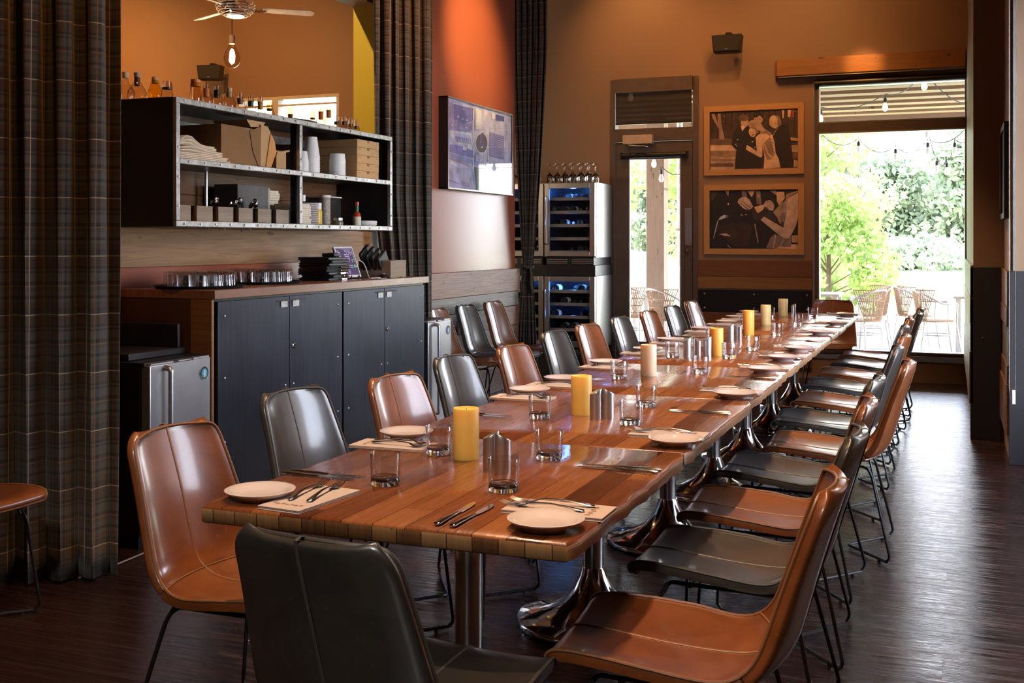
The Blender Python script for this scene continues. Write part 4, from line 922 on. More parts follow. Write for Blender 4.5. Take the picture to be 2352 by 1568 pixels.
def stack(name, label, loc, layer, n, dz, cat, part, group=None):
    t = thing(name, label, cat, loc, 0, group)
    return t
def leaf_stack(label, loc, sx, sy, n, dz, mat, jit=.006, name='napkin_stack', cat='napkin stack', seed=1):
    t = thing(name, label, cat, loc); r = random.Random(seed)
    for k in range(n):
        a, b = r.uniform(-jit, jit), r.uniform(-jit, jit); bx(-sx/2+a, -sy/2+b, k*dz, sx/2+a, sy/2+b, (k+1)*dz-.0008).build('folded_napkin', mat, t, bevel=.001)
leaf_stack('stack of cream napkins right of the divider on the lower shelf', S(-.13, 1.235, 0), .15, .155, 11, .0125, m_paper)
leaf_stack('taller stack of cream napkins at the back, right of the divider', S(-.315, 1.20, 0), .13, .15, 15, .0145, m_paper, name='napkin_stack', seed=2)
def small_plate(): return MB().lathe([(0, .003), (.055, .003), (.057, 0), (.060, 0), (.080, .010), (.0805, .013), (.078, .0135), (.06, .006), (0, .005)], 32).build('plate', m_plate, angle=70)
for k in range(11): put('splate', small_plate, tuple(Vector(S(-.17, 1.44, 0))+Vector((0, 0, k*.0135))), 0, 'white plate in the stack on the lower shelf, %s' % ('topmost of its stack' if k == 10 else 'lowest of its stack' if k == 0 else 'somewhere in the middle of the stack'), 'white plates stacked on the lower shelf' + ('' if k in (0, 10) else ', inner ones'), 'plate')
for k in range(4): put('splate', small_plate, tuple(Vector(S(-.33, 1.385, 0))+Vector((0, 0, .14+k*.0135 if False else k*.0135))), 0, 'white plate in the small pile behind the big plate stack on the lower shelf', 'white plates piled behind', 'plate', scale=.9)
t = thing('sauce_bottle', 'red hot sauce bottle with red cap and green neck on the lower shelf', 'bottle', S(-.09, 1.93, 0)); MB().lathe([(0, 0), (.024, 0), (.026, .004), (.026, .085), (.020, .098), (.0105, .108), (.0095, .115)], 20, cap=False).build('body', plain('red hot sauce', (.42, .05, .015), .2), t); MB().lathe([(.0115, .108), (.0105, .15), (.008, .152)], 16).build('neck_foil', m_green, t); MB().lathe([(.0135, .148), (.0135, .170), (.011, .172), (0, .172)], 16).build('cap', m_rednd, t); MB().lathe([(.0266, .014), (.0266, .075)], 20, cap=False).build('label', m_paper, t)
t = thing('vinegar_bottle', 'small bottle with white cap among the condiments on the lower shelf', 'bottle', S(-.26, 1.55, 0)); MB().lathe([(0, 0), (.024, 0), (.025, .12), (.014, .15), (.012, .17), (0, .17)], 18).build('body', plain('dark condiment', (.06, .045, .04), .2), t); MB().lathe([(.017, .165), (.017, .205), (0, .205)], 18).build('cap', m_white, t)
t = thing('mustard_bottle', 'yellow squeeze bottle on the lower shelf beside the plates', 'bottle', S(-.19, 1.60, 0)); MB().lathe([(0, 0), (.032, 0), (.034, .01), (.034, .10), (.030, .115)], 20, cap=False).build('body', plain('mustard yellow plastic', (.72, .45, .02), .35), t); MB().lathe([(.030, .112), (.030, .155), (0, .157)], 20).build('lid', m_frosty, t)
t = thing('jam_jar', 'short glass jar with lid in front of the yellow bottle', 'jar', S(-.08, 1.67, 0)); MB().lathe([(0, 0), (.030, 0), (.034, .008), (.034, .038), (.028, .048)], 20, cap=False).build('body', plain('brown glass contents', (.16, .12, .08), .15), t); MB().lathe([(.030, .046), (.030, .062), (0, .062)], 20).build('lid', m_steel, t)
t = thing('pepper_mill', 'tall clear cylinder of grains on the lower shelf', 'canister', S(-.25, 1.80, 0)); MB().lathe([(0, 0), (.034, 0), (.034, .20), (0, .20)], 20).build('grains', plain('pale grains', (.36, .30, .24), .6, 0, .5, 90), t); MB().lathe([(.036, .198), (.036, .212), (0, .212)], 20).build('lid', m_frosty, t)
t = thing('plastic_tub', 'smoky clear square plastic tub at the back of the lower shelf', 'container', S(-.33, 1.93, 0)); m = MB(); frame = m.box(-.07, -.09, 0, .07, .09, .20); m.build('walls', plain('smoky plastic', (.05, .05, .05), .15, 0, .05, 8, 0, Alpha=.6), t, bevel=.006); bx(-.075, -.095, .20, .075, .095, .208).build('rim', m_frosty, t, bevel=.002)
def bowl(): return MB().lathe([(0, .003), (.04, .002), (.045, 0), (.07, .012), (.082, .030), (.080, .031), (.066, .016), (0, .006)], 28).build('bowl', m_frosty, angle=70)
for k in range(3): put('bowl', bowl, tuple(Vector(S(-.12, 2.09, 0))+Vector((0, 0, k*.010))), 0, 'shallow pale nested bowl at the right end of the lower shelf, ' + ('lowest', 'middle', 'topmost')[k]+' one', 'nested pale bowls', 'bowl')
# upper shelf
t = thing('paper_bag_stack', 'stack of folded kraft paper bags at the left of the upper shelf', 'bag stack', S(-.17, .24, 1)); rg = random.Random(9)
for k in range(10):
    a = rg.uniform(-.02, .02); q = MB(); rows = []
    for i in range(9):
        u = i/8; zz = k*.0085+(.045*math.exp(-((u-.30)/.22)**2)*max(0, (k-4)/5)); rows.append([(-.14, -.20+u*(.46-.018*k)+a, zz), (.14, -.20+u*(.46-.018*k)+a, zz)])
    q.grid(rows); o = q.build('paper_bag', m_paper, t); s_ = o.modifiers.new('s', 'SOLIDIFY'); s_.thickness = .006; s_.offset = 1
t = thing('cardboard_box', 'big open kraft carton tipped on its side on the upper shelf', 'box', S(-.19, .70, 1))
m = MB(); m.box(-.17, -.26, 0, .13, .10, .215); m.build('box_body', m_kraftd, t, bevel=.002)
m = MB(); m.prism([(.10, .0), (.19, .0), (.25, .10), (.235, .165), (.17, .24), (.10, .245)], lambda a, b, h: (h, a, b), .02, .13); m.build('inner_face', m_kraft, t, bevel=.001)
m = MB(); m.prism([(.02, .225), (.13, .235), (.16, .262), (-.02, .262)], lambda a, b, h: (h, a, b), -.10, .12); m.build('top_flap', m_kraft, t)
m = MB(); m.prism([(.08, .0), (.10, .235), (-.01, .20), (.02, .09)], lambda a, b, h: (h, a, b), .13, .135); m.build('side_flap', m_kraftd, t)
m = MB(); m.prism([(.14, .0), (.188, .004), (.245, .10), (.23, .16), (.19, .205)], lambda a, b, h: (h, a, b), .131, .136); m.build('lit_flap', plain('kraft flap with painted warm light', (.62, .28, .08), .8), t)  # warm lamplight is put into this flap's brighter orange colour
t = thing('takeout_box', 'small folded kraft takeout box beside the big carton on the upper shelf', 'box', S(-.13, 1.0, 1)); bx(-.08, -.03, 0, .06, .07, .115).build('box_body', m_kraft, t, bevel=.002); m = MB(); m.prism([(-.04, .09), (.09, .115), (.09, .125), (-.035, .105)], lambda a, b, h: (h, a, b), -.08, .07); m.build('lid', m_kraft, t)
t = thing('card_case', 'grey card case right of the divider on the upper shelf', 'box', S(-.16, 1.195, 1)); bx(-.10, -.045, 0, .08, .0, .165).build('case', m_greycard, t, bevel=.002); bx(-.10, .002, 0, .08, .045, .165).build('case_half', plain('mid grey card', (.28, .28, .29), .7), t, bevel=.002)
def cup(r0, r1, h): return MB().lathe([(0, 0), (r0, 0), (r1, h-.005), (r1*1.04, h-.004), (r1*1.04, h), (r1*.97, h)], 24, cap=False)
def cupstack(loc, r0, r1, n, step, h, label, inv=True):
    t = thing('cup_stack', label, 'cup stack', loc, 0, 'stacks of plastic cups on the upper shelf')
    for k in range(n):
        o = MB().lathe([(0, h), (r0, h), (r1, .005), (r1*1.05, .004), (r1*1.05, 0), (r1*.96, 0)], 24, (0, 0, k*step), cap=False).build('cup', m_frosty, t)
cupstack(S(-.13, 1.335, 1), .030, .040, 5, .016, .075, 'short stack of small frosted plastic cups, left one on the upper shelf')
cupstack(S(-.15, 1.47, 1), .036, .052, 9, .014, .125, 'tallest stack of frosted plastic cups in the middle of the upper shelf')
cupstack(S(-.22, 1.60, 1), .030, .042, 10, .012, .085, 'slim stack of frosted cups behind the tallest stack')
cupstack(S(-.10, 1.70, 1), .046, .050, 9, .013, .045, 'squat stack of lids and tubs before the pizza boxes')
for k in range(5):
    t = thing('pizza_box', 'kraft pizza box in the upper shelf stack, ' + ['lowest', 'second from the bottom', 'middle', 'second from the top', 'topmost'][k]+' of five', 'box', tuple(Vector(S(-.165, 1.955, 1))+Vector((0, rg.uniform(-.004, .004), k*.0505))), 0, 'pizza boxes stacked on the upper shelf')
    bx(-.145, -.145, 0, .145, .145, .0495).build('box_body', m_kraft, t, bevel=.002)
    q = MB(); q.prism([(-.018, .049), (.018, .049), (.010, .034), (-.010, .034)], lambda a, b, h: (h, a, b), .145, .1465); q.build('tab', m_kraftd, t)
    bx(.145, -.14, .036, .1458, -.10, .0385).build('slot', m_kraftd, t); bx(.145, .10, .036, .1458, .14, .0385).build('slot', m_kraftd, t)
# bottles along the top
m_clear = pane_mat('clear bottle glass', (.90, .84, .76), 1.3, 1.5, .9); m_goldl = pane_mat('golden liquor', (.96, .74, .22), 1, 1.5, .4); m_silv = pane_mat('pale bottle glass', (.90, .74, .50), 1.6, 1.6, .7)
def bottle(loc, h, r, caph, capm, bodym, label, neck=.013, shoulder=.62, group='bottles on top of the wall shelf', bandm=None):
    t = thing('liquor_bottle', label, 'bottle', loc, 0, group); s = h*shoulder
    MB().lathe([(0, 0), (r*.95, 0), (r, .006), (r, s*.82), (r*.9, s*.92), (neck*1.3, s+.035), (neck, s+.06), (neck, h-.004), (0, h-.004)], 22).build('glass_body', bodym, t, angle=50)
    MB().lathe([(neck*1.18, h-caph), (neck*1.25, h), (0, h)], 16).build('cap', capm, t)
    if bandm: MB().lathe([(neck*1.08, h-caph-.045), (neck*1.08, h-caph)], 16, cap=False).build('neck_band', bandm, t)
TZB = Z1; m_cork = plain('beige cork cap', (.55, .38, .22), .7); m_orange = plain('orange cap', (.70, .22, .06), .5); m_yelc = plain('ochre cap', (.65, .40, .08), .5); m_brc = plain('brown cap', (.16, .08, .045), .4); m_darkc = plain('dark cap', (.03, .025, .022), .35)
def topb(px, ytop, Y, r, caph, capm, bm, lab, X=None, **k):
    p = pix(px, ytop, Y); 
    if X is not None:
        r_ = (px-1176)/2550; a = r_*math.cos(TH)-math.sin(TH); b = r_*math.sin(TH)+math.cos(TH); Z = X/a; p = (X, b*Z, 1.4+(555-ytop)/2550*Z)
    bottle((p[0], p[1], TZB), p[2]-TZB, r, caph, capm, bm, lab, **k)
topb(258, 158, 4.56, .045, .03, m_cork, m_clear, 'clear bottle half hidden behind the big curtain, on top of the shelf')
topb(288, 166, 4.56, .048, .03, m_cork, m_clear, 'round shouldered clear bottle with pale cap, leftmost fully seen on the shelf top', shoulder=.45)
topb(315, 167, 4.50, .046, .022, plain('grey stopper', (.3, .28, .27), .5), m_clear, 'clear decanter bottle with grey stopper and brown neck on the shelf top', shoulder=.42, bandm=m_brc)
topb(356, 178, 4.50, .034, .03, m_cork, m_goldl, 'golden liquor bottle with pale neck at the left of the shelf top', shoulder=.5)
topb(384, 201, 4.50, .030, .010, m_darkc, m_clear, 'squat clear stoppered bottle near the left shelf corner', shoulder=.5, neck=.02)
XF = -3.62
for px, yt, r, ch, cm, bm, lab, kw in [
    (449, 183, .030, .035, m_orange, m_silv, 'pale bottle with orange tipped cap, first along the front edge', dict(neck=.02, shoulder=.55)), (474, 203, .032, .045, m_orange, m_clear, 'clear bottle with orange red cap on the shelf top', {}), (498, 207, .032, .04, m_darkc, m_clear, 'clear bottle with black cap on the shelf top', {}),
    (526, 202, .034, .05, m_cork, m_clear, 'clear bottle with long beige cap on the shelf top', dict(shoulder=.5)), (551, 226, .030, .03, m_brc, m_clear, 'clear bottle with gold flecked brown cap on the shelf top', {}), (576, 232, .030, .03, m_green, m_clear, 'bottle with green foil cap on the shelf top', {}),
    (598, 233, .030, .045, m_yelc, m_clear, 'bottle with ochre yellow cap on the shelf top', {}), (619, 249, .030, .014, m_darkc, m_silv, 'short bottle with black cap at the middle of the shelf top', {}), (667, 262, .030, .02, m_brc, m_silv, 'bottle with brown cap standing before the high window', {}), (718, 270, .028, .012, m_brc, m_silv, 'short brown capped bottle behind the tray on the shelf top', {}),
    (737, 256, .030, .05, m_orange, m_silv, 'bottle with orange cap right of the tray on the shelf top', {}), (755, 252, .032, .05, m_cork, m_silv, 'tallest pale capped bottle at the right of the shelf top', {}), (773, 279, .026, .02, m_darkc, m_clear, 'short dark capped bottle, first of the last four', {}), (790, 279, .026, .02, m_darkc, m_clear, 'short dark capped bottle, second of the last four', {}),
    (805, 285, .026, .018, m_brc, m_clear, 'short brown capped bottle, third of the last four', {}), (818, 290, .026, .015, m_darkc, m_clear, 'shortest bottle at the far right of the shelf top', {})]:
    topb(px, yt, 0, r, ch, cm, bm, lab, X=XF, **kw)
t = thing('serving_tray', 'round black serving tray lying on the shelf top', 'tray', (-3.66, 5.72, TZB), 0); MB().lathe([(0, 0), (.17, 0), (.185, .018), (.19, .018), (.188, .012), (.172, .004), (0, .006)], 36, sx=.6, sy=1.0).build('dish', m_blackpl, t)
# ---------------------------------------------------------------- things on the counter
CZ = 1.162
def tray(loc, rad, label):
    t = thing('round_tray', label, 'tray', loc, 0, 'black trays on the counter'); MB().lathe([(0, 0), (rad*.93, 0), (rad, .016), (rad*1.01, .016), (rad*.94, .006), (0, .006)], 44).build('dish', m_blackpl, t)
tray((-3.60, 4.74, CZ), .23, 'round black tray full of tumblers, left one on the counter'); tray((-3.66, 5.37, CZ), .235, 'round black tray full of tumblers, right one on the counter')
def cglass(): return MB().lathe([(0, .078), (.026, .080), (.031, .077), (.034, .0), (.032, 0), (.029, .062), (0, .064)], 20).build('upturned_tumbler', m_thin, angle=60)
n = 0
for cx, cyy, lab in ((-3.60, 4.74, 'left'), (-3.66, 5.37, 'right')):
    for r, q in ((0, 1), (.072, 6), (.146, 12)):
        for k in range(q):
            a = 2*PI*k/q+.2; w1_ = 'outer ring' if r > .1 else ('inner ring' if r > 0 else 'centre')
            put('cglass', cglass, (cx+r*math.cos(a)*1.02, cyy+r*math.sin(a)*1.02, CZ+.006), 0, 'upturned clear tumbler in the %s of the %s counter tray' % (w1_, lab), 'tumblers on the %s tray, %s' % (lab, w1_), 'glass')
for k in range(8):
    t = thing('check_presenter', 'black bill folder stacked on the counter left of the tablet, ' + ['lowest', 'second from bottom', 'third from bottom', 'fourth from bottom', 'fourth from top', 'third from top', 'second from top', 'topmost'][k], 'folder', (-3.60+.008*math.sin(k*2.3), 5.97+.012*math.sin(k*1.7), CZ+k*.018), .12*math.sin(k*1.3), 'black bill folders on the counter')
    bx(-.11, -.12, 0, .11, .12, .006).build('cover', m_blackpl, t, bevel=.002); bx(-.11, -.12, .011, .11, .12, .0172).build('cover', m_blackpl, t, bevel=.002); bx(-.105, -.115, .006, .10, .11, .011).build('leaves', m_black, t)
    if k < 5: bx(.1105, .02, .002, .114, .085, .014).build('metal_clip', m_chrome, t, bevel=.002)
t = thing('card_reader', 'small black card reader on top of the bill folders', 'device', (-3.58, 6.02, CZ+.1445)); bx(-.05, -.03, 0, .04, .04, .022).build('body', m_blackpl, t, bevel=.005); bx(-.02, -.02, .022, .03, .03, .024).build('keypad', m_black, t)
# tablet with its order screen
m_screenp = emit('dark violet order screen', (.085, .055, .13), .9); m_sp = emit('screen pink marks', (.75, .55, .80), 1.0); m_sg = emit('screen green marks', (.15, .75, .25), 1.0)
t = thing('tablet', 'white framed tablet showing an order screen, propped on the counter', 'tablet', (-3.545, 6.225, CZ+.012)); t.rotation_euler = (0, math.radians(-24), math.radians(-14))
bx(-.009, -.085, 0, 0, .085, .215).build('body', m_white, t, bevel=.005); bx(0, -.075, .015, .0012, .075, .200).build('screen', m_screenp, t)
rg = random.Random(21); pk = MB(); gr = MB()
def mk(m_, y, z, a, b): m_.box(.0012, y, z, .0018, y+a, z+b)
for k in range(12): mk(pk, -.070, .180-k*.0125, rg.uniform(.012, .03), .004)
mk(pk, -.070, .028, .038, .012)
for c in range(4): mk(pk, -.066+c*.010, .019, .005, .005)
for c in range(8): mk(pk, -.02+c*.011, .190, .005, .003)
for r in range(11):
    for c in range(9):
        if (r in (0, 1) and c > 1 and rg.random() > .2) or (2 <= r <= 6 and c != 5 and rg.random() > .35) or (r in (8, 9) and c < 6): mk(gr if (c > 6 and r > 3) or rg.random() < .06 else pk, -.022+c*.0105, .178-r*.0125, .005, .006)
for r in range(3):
    for c in range(2): mk(pk, -.018+c*.009, .045-r*.010, .004, .006)
for r in range(2):
    for c in range(3): mk(gr, .045+c*.009, .078-r*.011, .006, .007)
pk.build('screen_marks', m_sp, t, smooth=False); gr.build('green_marks', m_sg, t, smooth=False)
st_ = thing('tablet_stand', 'black wire stand holding up the white tablet', 'stand', (-3.545, 6.225, CZ)); MB().tube([(-.13, -.05, .005), (.015, -.05, .005), (.022, -.05, .022)], .005, 6).build('foot', m_black, st_); MB().tube([(-.13, .05, .005), (.015, .05, .005), (.022, .05, .022)], .005, 6).build('foot', m_black, st_); MB().tube([(-.06, -.06, .02), (-.115, -.05, .20)], .005, 6).build('prop', m_black, st_)
tag(MB().tube(arc([(-3.56, 6.33, CZ+.12), (-3.56, 6.40, CZ+.10), (-3.54, 6.42, CZ+.02), (-3.50, 6.36, CZ+.004), (-3.46, 6.30, CZ+.004), (-3.45, 6.42, CZ+.004)], .03), .003, 6).build('charging_cable', m_white), 'white charging cable looping down behind the tablet', 'cable')
t = thing('computer_mouse', 'small dark glossy mouse on the counter before the wooden box', 'mouse', (-3.44, 6.45, CZ)); MB().lathe([(0, 0), (.022, 0), (.026, .008), (.020, .022), (0, .028)], 20, sx=1.3).build('shell', m_blackpl, t); bx(-.004, -.003, .026, .012, .003, .030).build('scroll_wheel', m_chrome, t)
tag(bx(-3.43, 6.58, CZ, -3.40, 6.63, CZ+.007).build('steel_tag', m_chrome, bevel=.002), 'small shiny metal tag on the counter edge right of the mouse', 'tag')
tag(bx(-3.42, 6.30, CZ, -3.40, 6.42, CZ+.004).build('pen', m_steel, bevel=.0015), 'slim steel pen lying at the counter edge before the tablet', 'pen')
t = thing('wooden_box', 'weathered wooden box full of black menus at the right end of the counter', 'box', (-3.52, 6.58, CZ)); 
for a in ((-.12, -.11, .0, -.10, .11, .115), (.10, -.11, 0, .12, .11, .115), (-.10, -.11, 0, .10, -.09, .115), (-.10, .09, 0, .10, .11, .115), (-.1, -.09, 0, .1, .09, .01)): bx(*a).build('side', m_crate, t, bevel=.002)
for k in range(4):
    q = MB(); q.tf = Matrix.Translation((-.075+k*.04, -.03, .015)) @ Matrix.Rotation(math.radians(32), 4, 'X'); q.box(-.012, -.05, .0, .012, .07, .20-.012*k); o = q.build('menu_holder', m_blackpl, bevel=.010); o.location = (-3.52, 6.58, CZ); tag(o, 'black menu holder leaning in the wooden box, %s from the wall' % ('first', 'second', 'third', 'fourth')[k], 'menu', 'black menu holders in the wooden box')
# ---------------------------------------------------------------- curtains
def curtain(A, B, z0, z1, folds, amp, label, seed, width=lambda z: (0, 1), full=1.75, tie=None, name='plaid_curtain'):
    A = Vector((*A, 0)); B = Vector((*B, 0)); L = (B-A).length; d = (B-A)/L; n = Vector((d.y, -d.x, 0)); r = random.Random(seed)
    ph = [r.uniform(-.35, .35) for _ in range(folds*2+2)]; am = [r.uniform(.65, 1.25) for _ in range(folds*2+2)]; NC = folds*14; NR = 46
    rows = []
    for i in range(NR+1):
        z = z0+(z1-z0)*i/NR; lo, hi = width(z); row = []; g = hi-lo
        for j in range(NC+1):
            s = j/NC; k = s*folds*2; kk = int(k) % len(am); f = k-int(k); a_ = am[kk]*(1-f)+am[(kk+1) % len(am)]*f; p = ph[kk]*(1-f)+ph[(kk+1) % len(ph)]*f
            w_ = math.sin(PI*k+p+.25*math.sin(z*1.3+s*9)); w_ = math.copysign(abs(w_)**.8, w_)
            sq = .012*math.sin(2*PI*k+z*.8)
            row.append(tuple(A+d*(L*(lo+g*s)+sq)+n*(w_*amp*a_*min(1, .35+g*.75))+Vector((0, 0, z))))
        rows.append(row)
    t = thing(name, label, 'curtain', (0, 0, 0)); FL = L*full
    o = MB().grid(rows, uvf=lambda i, j: (j/NC*FL, z0+(z1-z0)*i/NR)).build('fabric', m_fabric, t, angle=180)
    s_ = o.modifiers.new('s', 'SOLIDIFY'); s_.thickness = .003
    return t
curtain((-4.02, 3.12), (-3.225, 3.70), .012, 4.98, 8, .050, 'big plaid curtain filling the left edge of the photo, in front of the bar', 1, full=2.1)
curtain((-3.905, 7.14), (-3.675, 7.66), .012, 4.98, 6, .036, 'plaid curtain bunched between the wall shelf and the red picture wall', 2, width=lambda z: (.0+max(0, (1.7-z))*.22 if z < 1.7 else 0, 1.0), full=2.6)
def w3(z):
    zt = 1.15
    if z > zt: f = min(1, (z-zt)/2.2)**.75; return (.5-.13-.37*f, .5+.06+.44*f)
    f = min(1, (zt-z)/.75)**.7; return (.5-.13-.22*f, .5+.06+.14*f)
t3 = curtain((-4.04, 10.28), (-3.665, 10.22), .012, 4.98, 6, .034, 'plaid curtain tied at its waist in front of the wine coolers', 3, width=w3, full=2.8)
m = MB(); m.tube([(-3.868+.055*math.cos(a), 10.25+.042*math.sin(a), 1.15+.006*math.sin(2*a)) for a in [2*PI*k/24 for k in range(24)]], .013, 8, closed=True); o = m.build('tie_band', m_fabric, t3)
m = MB(); m.tube([(-3.83, 10.21, 1.14), (-3.805, 10.19, 1.08), (-3.81, 10.19, .98), (-3.79, 10.19, .90)], .012, 6, flat=.4); m.build('tie_tail', m_fabric, t3)
# ---------------------------------------------------------------- wine coolers
m_led = emit('blue cooler light', (.10, .35, 1), 14); m_cool = plain('dark cooler liner', (.018, .024, .05), .35); m_rail = plain('grey shelf rail', (.24, .22, .22), .5)
m_wine = plain('dark green wine glass', (.012, .02, .03), .08, 0, 0, 5, 0, Specular_IOR_Level=.8); m_stl = plain('satin steel cooler door', (.55, .54, .53), .3, 1, .04)
def cooler(x0, z0, h, label):
    Wc = .565; t = thing('wine_cooler', label, 'wine cooler', (x0, 11.07, z0), 0, 'stacked wine coolers')
    bx(.002, .62, .08, Wc-.002, .66, h).build('back_panel', m_cool, t); bx(.0, .05, .08, .025, .62, h).build('side_wall', m_stl, t); bx(Wc-.025, .05, .08, Wc, .62, h).build('side_wall', m_stl, t)
    bx(.025, .05, h-.03, Wc-.025, .62, h).build('top_wall', m_stl, t); bx(.025, .05, .08, Wc-.025, .62, .11).build('bottom_wall', m_cool, t)
    bx(.027, .10, .112, .032, .62, h-.032).build('liner', m_cool, t); bx(Wc-.032, .10, .112, Wc-.027, .62, h-.032).build('liner', m_cool, t)
    fr = MB(); frame_rect(fr, .004, .09, Wc-.004, h-.004, .055, 0, .045); d = fr.build('door_frame', m_stl, t, bevel=.003)
    bx(.055, .018, .14, Wc-.055, .022, h-.055).build('pane', m_pane, d)
    m = MB(); m.tube(arc([(.024, -.0, .22), (.024, -.035, .225), (.024, -.035, h-.15), (.024, 0, h-.145)], .01), .008, 8); m.build('handle', m_stl, d)
    bx(.02, .02, .0, Wc-.02, .62, .08).build('plinth', m_black, t)
    for k in range(3): bx(.03 if k < 9 else 0, .012, .016+k*.018, Wc*.46, .02, .024+k*.018).build('vent_slat', m_stl, t); bx(Wc*.54, .012, .016+k*.018, Wc-.03, .02, .024+k*.018).build('vent_slat', m_stl, t)
    bx(.07, .10, h-.045, Wc-.07, .16, h-.040).build('light_strip', m_led, t)
    lamp('cooler_light', 'POINT', (x0+Wc/2, 11.07+.14, z0+h-.10), None, 6, (.12, .35, 1), shadow_soft_size=.03); lamp('cooler_light', 'POINT', (x0+Wc/2, 11.07+.12, z0+h-.42), None, 1.6, (.12, .30, 1), shadow_soft_size=.03)
    zs = [.12+(h-.22)*k/4.6 for k in range(5)]
    for z in zs: bx(.04, .055, z, Wc-.04, .075, z+.032).build('shelf_rail', m_rail, t); bx(.035, .08, z, Wc-.035, .60, z+.008).build('wire_shelf', m_cool, t)
    return zs
def winebottle():
    t = thing('wine_bottle', 'x', 'bottle'); m = MB(); m.tf = Matrix.Rotation(-PI/2, 4, 'X'); m.lathe([(0, .008), (.02, 0), (.036, .002), (.0375, .01), (.0375, .19), (.030, .215), (.014, .24), (.0135, .285), (0, .285)], 20); m.build('glass_body', m_wine, t)
    m = MB(); m.tf = Matrix.Rotation(-PI/2, 4, 'X'); m.lathe([(.0145, .255), (.015, .29), (0, .29)], 14); m.build('foil', m_blackpl, t); m = MB(); m.tf = Matrix.Rotation(-PI/2, 4, 'X'); m.lathe([(.0378, .05), (.0378, .15)], 20, cap=False); m.build('label', m_paper, t); return t
cn = {0: 'upper right', 1: 'lower right', 2: 'upper left', 3: 'lower left'}; sh = ['lowest', 'second lowest', 'middle', 'second highest', 'top']
rg = random.Random(4)
for ci, (x0, z0, h) in enumerate([(-3.995, 1.155, .865), (-3.995, .20, .84), (-4.565, 1.155, .865), (-4.565, .20, .84)]):
    zs = cooler(x0, z0, h, 'stainless wine cooler with blue light, %s one of the stack beside the door' % cn[ci])
    for k, z in enumerate(zs):
        for q in range(5):
            if rg.random() < (.12 if k > 2 else .3): continue
            if ci > 1 and q < 2: continue
            flip = rg.random() < .45; x = x0+.085+q*.098
            o = put('wine', winebottle, (x, 11.07+(.09 if not flip else .42), z0+z+.046), (0 if not flip else PI)+rg.uniform(-.05, .05), 'wine bottle lying on the %s shelf of the %s cooler' % (sh[k], cn[ci]), 'bottles on the %s shelf of the %s cooler' % (sh[k], cn[ci]), 'bottle')
tag(bx(-4.575, 11.06, 1.042, -3.425, 11.72, 1.154).build('cooler_shelf', m_black, bevel=.003), 'black steel band carrying the upper pair of wine coolers', 'shelf')
tag(bx(-4.575, 11.08, .0, -3.425, 11.72, .199).build('cooler_plinth', m_black, bevel=.003), 'black plinth under the lower pair of wine coolers', 'plinth')
m_clearg = glass('stemware glass')
def stem(): return MB().lathe([(.030, 0), (.034, .03), (.036, .055), (.028, .085), (.010, .105), (.0035, .115), (.0035, .185), (.006, .195), (.030, .203), (.031, .205), (0, .207), (0, .11), (.008, .103), (.026, .083), (.034, .055), (.032, .03), (.028, 0), (.030, 0)], 20, cap=False).build('wine_glass', m_clearg, angle=60)
for r in range(3):
    for q in range(6): put('stem', stem, (-3.96+q*.088+(.04 if r % 2 else 0), 11.16+r*.10, 2.021), 0, 'upside down wine glass on the right wine cooler, %s row' % ('front', 'middle', 'back')[r], 'stemware on the right wine cooler, %s row' % ('front', 'middle', 'back')[r], 'glass')
for q in range(5): put('stem', stem, (-4.50+q*.10, 11.18+.09*(q % 2), 2.021), 0, 'upside down wine glass on the left wine cooler behind the tied curtain', 'stemware on the left wine cooler', 'glass')
# ---------------------------------------------------------------- speakers
def speaker(loc, rz, label):
    t = thing('wall_speaker', label, 'speaker', loc, rz, 'black wall speakers', rx=0)
    m = MB(); m.prism([(-.155, .09), (-.135, -.09), (.135, -.09), (.155, .09)], lambda a, b, h: (a, h, b), -.16, -.02); m.build('cabinet', m_blackpl, t, bevel=.008)
    m = MB(); m.prism([(-.142, .08), (-.124, -.08), (.124, -.08), (.142, .08)], lambda a, b, h: (a, h, b), -.168, -.158); m.build('grille', plain('speaker grille', (.02, .018, .016), .8, 0, .1, 200), t, bevel=.004)
    bx(-.03, -.05, .09, .03, .17, .13).build('bracket', m_black, t); bx(-.012, -.170, -.062, .012, -.1685, -.054).build('badge', m_steel, t)
speaker((-2.13, BY-.172, 3.44), 0, 'black wall speaker high on the wall between the door and the window'); speaker((-8.58, BY-.172, 3.50), .25, 'black wall speaker on the bar room wall under the glowing bulb')
# ---------------------------------------------------------------- framed photographs
def pixX(x, y, X):
    r = (x-1176)/2550; u = (555-y)/2550; a = r*math.cos(TH)-math.sin(TH); b = r*math.sin(TH)+math.cos(TH); Z = X/a; return (X, b*Z, 1.4+u*Z)
def ell(cx, cy, rx, ry, n=18, rot=0): return [(cx+rx*math.cos(a)*math.cos(rot)-ry*math.sin(a)*math.sin(rot), cy+rx*math.cos(a)*math.sin(rot)+ry*math.sin(a)*math.cos(rot)) for a in [2*PI*k/n for k in range(n)]]
_pm = {}
def pmat(c):
    k = tuple(round(x, 3) for x in c)
    if k not in _pm: _pm[k] = plain('photo ink %d' % len(_pm), c, .6, 0, .35, 9)
    return _pm[k]
def photo(par, origin, sc_, conv, shapes, push, name='print'):
    """the flat printed picture: base sheet and inked shapes, each a hair above the last, as one mesh"""
    m = MB(); mats = []
    for k, (c, poly) in enumerate(shapes):
        mt = pmat(c)
        if mt not in mats: mats.append(mt)
        pts = [Vector(conv(origin[0]+x/sc_, origin[1]+y/sc_))+push*(k*.00012) for x, y in poly]
        m.add([p-par.location for p in pts], [tuple(range(len(pts)))], mats.index(mt))
    me = m.mesh(name, mats, False); o = bpy.data.objects.new(name, me); COL.objects.link(o); o.parent = par; return o
